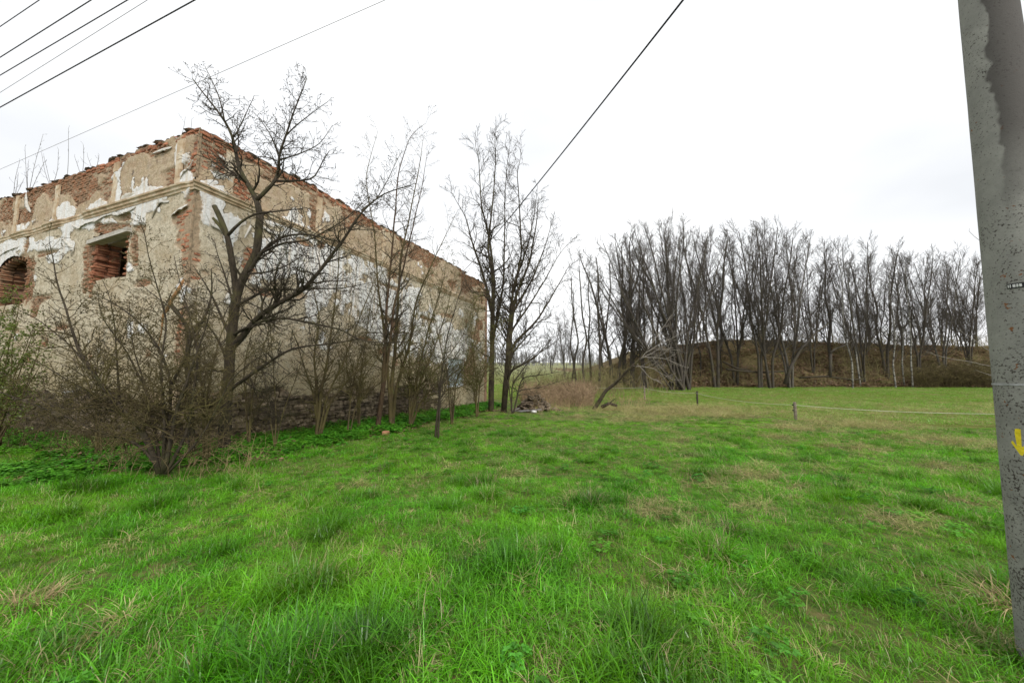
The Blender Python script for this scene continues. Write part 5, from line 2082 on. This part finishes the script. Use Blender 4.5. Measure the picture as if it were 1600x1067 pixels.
# straw
x, y = field_pts(1.2, 24, 60)
d_ = np.maximum(dryness(x, y), .20 * sstep(.60, .75, fbm(x, y, .7, 109, 3)) + .015)
d_ = np.maximum(d_, np.where((region(x, y) == 1) | (y > 16.5), .22 * sstep(.4, .7, fbm(x, y, 2.2, 119, 3)), 0) * (x > 2))
k = (rs.uniform(0, 1, len(x)) < d_ * 1.0) & ~house_mask(x, y, .2)
x, y = x[k], y[k]
n = len(x)
s = rs.uniform(.6, 1.2, n) * np.interp(y, [2, 20], [.8, 1.3])
scatter('dry_grass', 'flattened straw-coloured dead grass lying in patches on the lawn', np.stack([x, y, hgt(x, y) + .05], -1), np.stack([rs.normal(0, .2, n), rs.normal(0, .2, n), rs.uniform(0, 6.28, n)], -1),
        np.stack([s, s, s * .7], -1), rs.randint(0, 4, n), {'tint': rs.uniform(0, 1, n), 'dry': rs.uniform(0, .3, n), 'val': rs.uniform(.6, 1.1, n)}, CS_)

# meadow beyond the fence: short turf
tm_ = [tuft(760 + i, 22, .22, .03, .09, .012, .4, .7, M['grass'], 'turf_tuft', 2, .1) for i in range(4)]
CM = protos('turf_tufts', tm_)
x, y = field_pts(13, 42, 20)
rg_ = region(x, y)
k = ((rg_ == 1) | ((rg_ == 2) & (rs.uniform(0, 1, len(x)) < 1 - (y - 37) / 5) & (fbm(x, y, 2.0, 331, 3) > .42))) & (x > -3)
x, y = x[k], y[k]
n = len(x)
s = rs.uniform(.7, 1.5, n)
dm = sstep(.5, .7, fbm(x, y, 2.6, 301, 4))
scatter('meadow_grass', 'short yellowish green turf of the meadow beyond the fence', np.stack([x, y, hgt(x, y)], -1), np.stack([rs.normal(0, .1, n), rs.normal(0, .1, n), rs.uniform(0, 6.28, n)], -1),
        np.stack([s, s, s], -1), rs.randint(0, 4, n), {'tint': rs.uniform(.5, 1, n), 'dry': np.where(rs.uniform(0, 1, n) < .30 + .4 * dm, rs.uniform(.2, .7, n), .08), 'val': rs.uniform(.7, 1.1, n)}, CM)


x, y = field_pts(1.2, 13, 40)
k = (region(x, y) == 0) & ~house_mask(x, y, .15)
x, y = x[k], y[k]
k = rs.uniform(0, 1, len(x)) > cover(x, y) * .9
x, y = x[k], y[k]
n = len(x)
s = rs.uniform(.6, 1.1, n)
dr = dryness(x, y)
scatter('undergrass', 'short matted green and dead undergrass between the lawn tufts', np.stack([x, y, hgt(x, y)], -1), np.stack([rs.normal(0, .1, n), rs.normal(0, .1, n), rs.uniform(0, 6.28, n)], -1),
        np.stack([s * .6, s * .6, s], -1), rs.randint(0, 4, n), {'tint': rs.uniform(0, 1, n), 'dry': np.where(rs.uniform(0, 1, n) < .16 + .6 * dr, rs.uniform(.5, 1, n), 0), 'val': rs.uniform(.55, 1.05, n)}, CM)


# leafy ground cover
def herb(seed, n, rad, hh, lo, hi):
    q = random.Random(seed)
    v, f, h, br = [], [], [], []
    for i in range(n):
        a = q.uniform(0, 6.28)
        r = rad * math.sqrt(q.random())
        z = hh * (1 - .6 * (r / rad) ** 2) * q.uniform(.35, 1)
        c = Vector((math.cos(a) * r, math.sin(a) * r, z))
        b1 = q.uniform(.6, 1.3)
        for k in range(3):
            az = a + (k - 1) * .9 + q.gauss(0, .15)
            d = Vector((math.cos(az), math.sin(az), q.uniform(-.3, .35))).normalized()
            nn = (Vector((0, 0, 1)) + Vector((q.gauss(0, .2), q.gauss(0, .2), 0)))
            nn = (nn - d * nn.dot(d)).normalized()
            add_leaf(v, f, h, br, c, d, nn, q.uniform(lo, hi), q.uniform(lo, hi) * .36, b1 * q.uniform(.85, 1.15))
    return leaf_mesh('herb', v, f, h, br, M['leafy'])


CH = protos('ground_herbs', [herb(800 + i, 26, .14, .16, .035, .065) for i in range(4)])
x, y = field_pts(5.5, 26, 60)
cv = cover(x, y)
k = (rs.uniform(0, 1, len(x)) < cv * np.interp(fbm(x, y, .9, 401, 3), [.3, .5], [.35, 1])) & ~house_mask(x, y, .1)
x, y = x[k], y[k]
n = len(x)
s = rs.uniform(.7, 1.5, n) * np.interp(y, [8, 20], [1, 1.5])
scatter('ground_cover', 'dark green leafy ground cover along the foot of the house walls', np.stack([x, y, hgt(x, y)], -1), np.stack([rs.normal(0, .1, n), rs.normal(0, .1, n), rs.uniform(0, 6.28, n)], -1),
        np.stack([s, s, s], -1), rs.randint(0, 4, n), {'tint': rs.uniform(0, .6, n), 'dry': np.zeros(n), 'val': rs.uniform(.65, 1.15, n)}, CH)


x, y = field_pts(1.4, 12, 5)
k = (fbm(x, y, 1.6, 411, 3) > .5) & ~house_mask(x, y, .3) & (region(x, y) == 0)
x, y = x[k], y[k]
n = len(x)
s = rs.uniform(.4, .8, n)
scatter('lawn_weeds', 'low broad-leaved weeds scattered through the lawn', np.stack([x, y, hgt(x, y) + .03], -1), np.stack([rs.normal(0, .1, n), rs.normal(0, .1, n), rs.uniform(0, 6.28, n)], -1),
        np.stack([s, s, s * .8], -1), rs.randint(0, 4, n), {'tint': rs.uniform(0, .8, n), 'dry': np.zeros(n), 'val': rs.uniform(.7, 1.2, n)}, CH)


for k, (px, py, sc_, lab) in enumerate(((140, 708, 1.9, 'pale arching straw tussock at the left foot of the nearest shrub'), (38, 950, .8, 'small bleached grass tussock low in the lawn at the frame edge'), (1578, 950, .9, 'dry pale grass tussock against the foot of the concrete pole'), (105, 700, 1.4, 'flattened straw tussock under the outer twigs of the nearest shrub'))):
    b = gp(px, py)
    me = tuft(850 + k, 240, .16, .18, .42, .006, .7, 1.6, M['tussock'], 'tussock', 5, .3)
    o = link('grass_tussock', me)
    o.location = (b.x, b.y, gz(b.x, b.y))
    o.scale = (sc_, sc_, sc_ * .85)
    tag(o, lab, 'grass tussock', 'dry grass tussocks')


# dead leaves on the bank and under the shrubs
def litter(seed, n, rad):
    q = random.Random(seed)
    v, f, h, br = [], [], [], []
    for i in range(n):
        a = q.uniform(0, 6.28)
        r = rad * math.sqrt(q.random())
        c = Vector((math.cos(a) * r, math.sin(a) * r, q.uniform(0, .04)))
        az = q.uniform(0, 6.28)
        d = Vector((math.cos(az), math.sin(az), q.uniform(-.4, .4))).normalized()
        nn = (Vector((q.gauss(0, .5), q.gauss(0, .5), 1)))
        nn = (nn - d * nn.dot(d)).normalized()
        add_leaf(v, f, h, br, c, d, nn, q.uniform(.05, .1), .03, q.uniform(.5, 1.4))
    return leaf_mesh('litter', v, f, h, br, M['litter'])


CLT = protos('leaf_litter', [litter(900 + i, 40, .35) for i in range(3)])
x, y = field_pts(36, 50, 3.5)
k = region(x, y) == 2
x1, y1 = x[k], y[k]
x, y = field_pts(5.5, 22, 8)
k = (cover(x, y) > .3) & ~house_mask(x, y, .1)
x = np.concatenate([x1, x[k]]); y = np.concatenate([y1, y[k]])
n = len(x)
s = np.interp(y, [10, 36], [.9, 2.4]) * rs.uniform(.7, 1.3, n)
scatter('leaf_litter', 'brown dead leaves on the wooded bank and under the shrubs', np.stack([x, y, hgt(x, y) + .01], -1), np.stack([rs.normal(0, .1, n), rs.normal(0, .1, n), rs.uniform(0, 6.28, n)], -1),
        np.stack([s, s, s], -1), rs.randint(0, 3, n), {'tint': np.zeros(n), 'dry': np.zeros(n), 'val': rs.uniform(.6, 1.3, n)}, CLT)
print('tris', sum(len(o.data.polygons) * 2 for o in S.objects if o.type == 'MESH'))
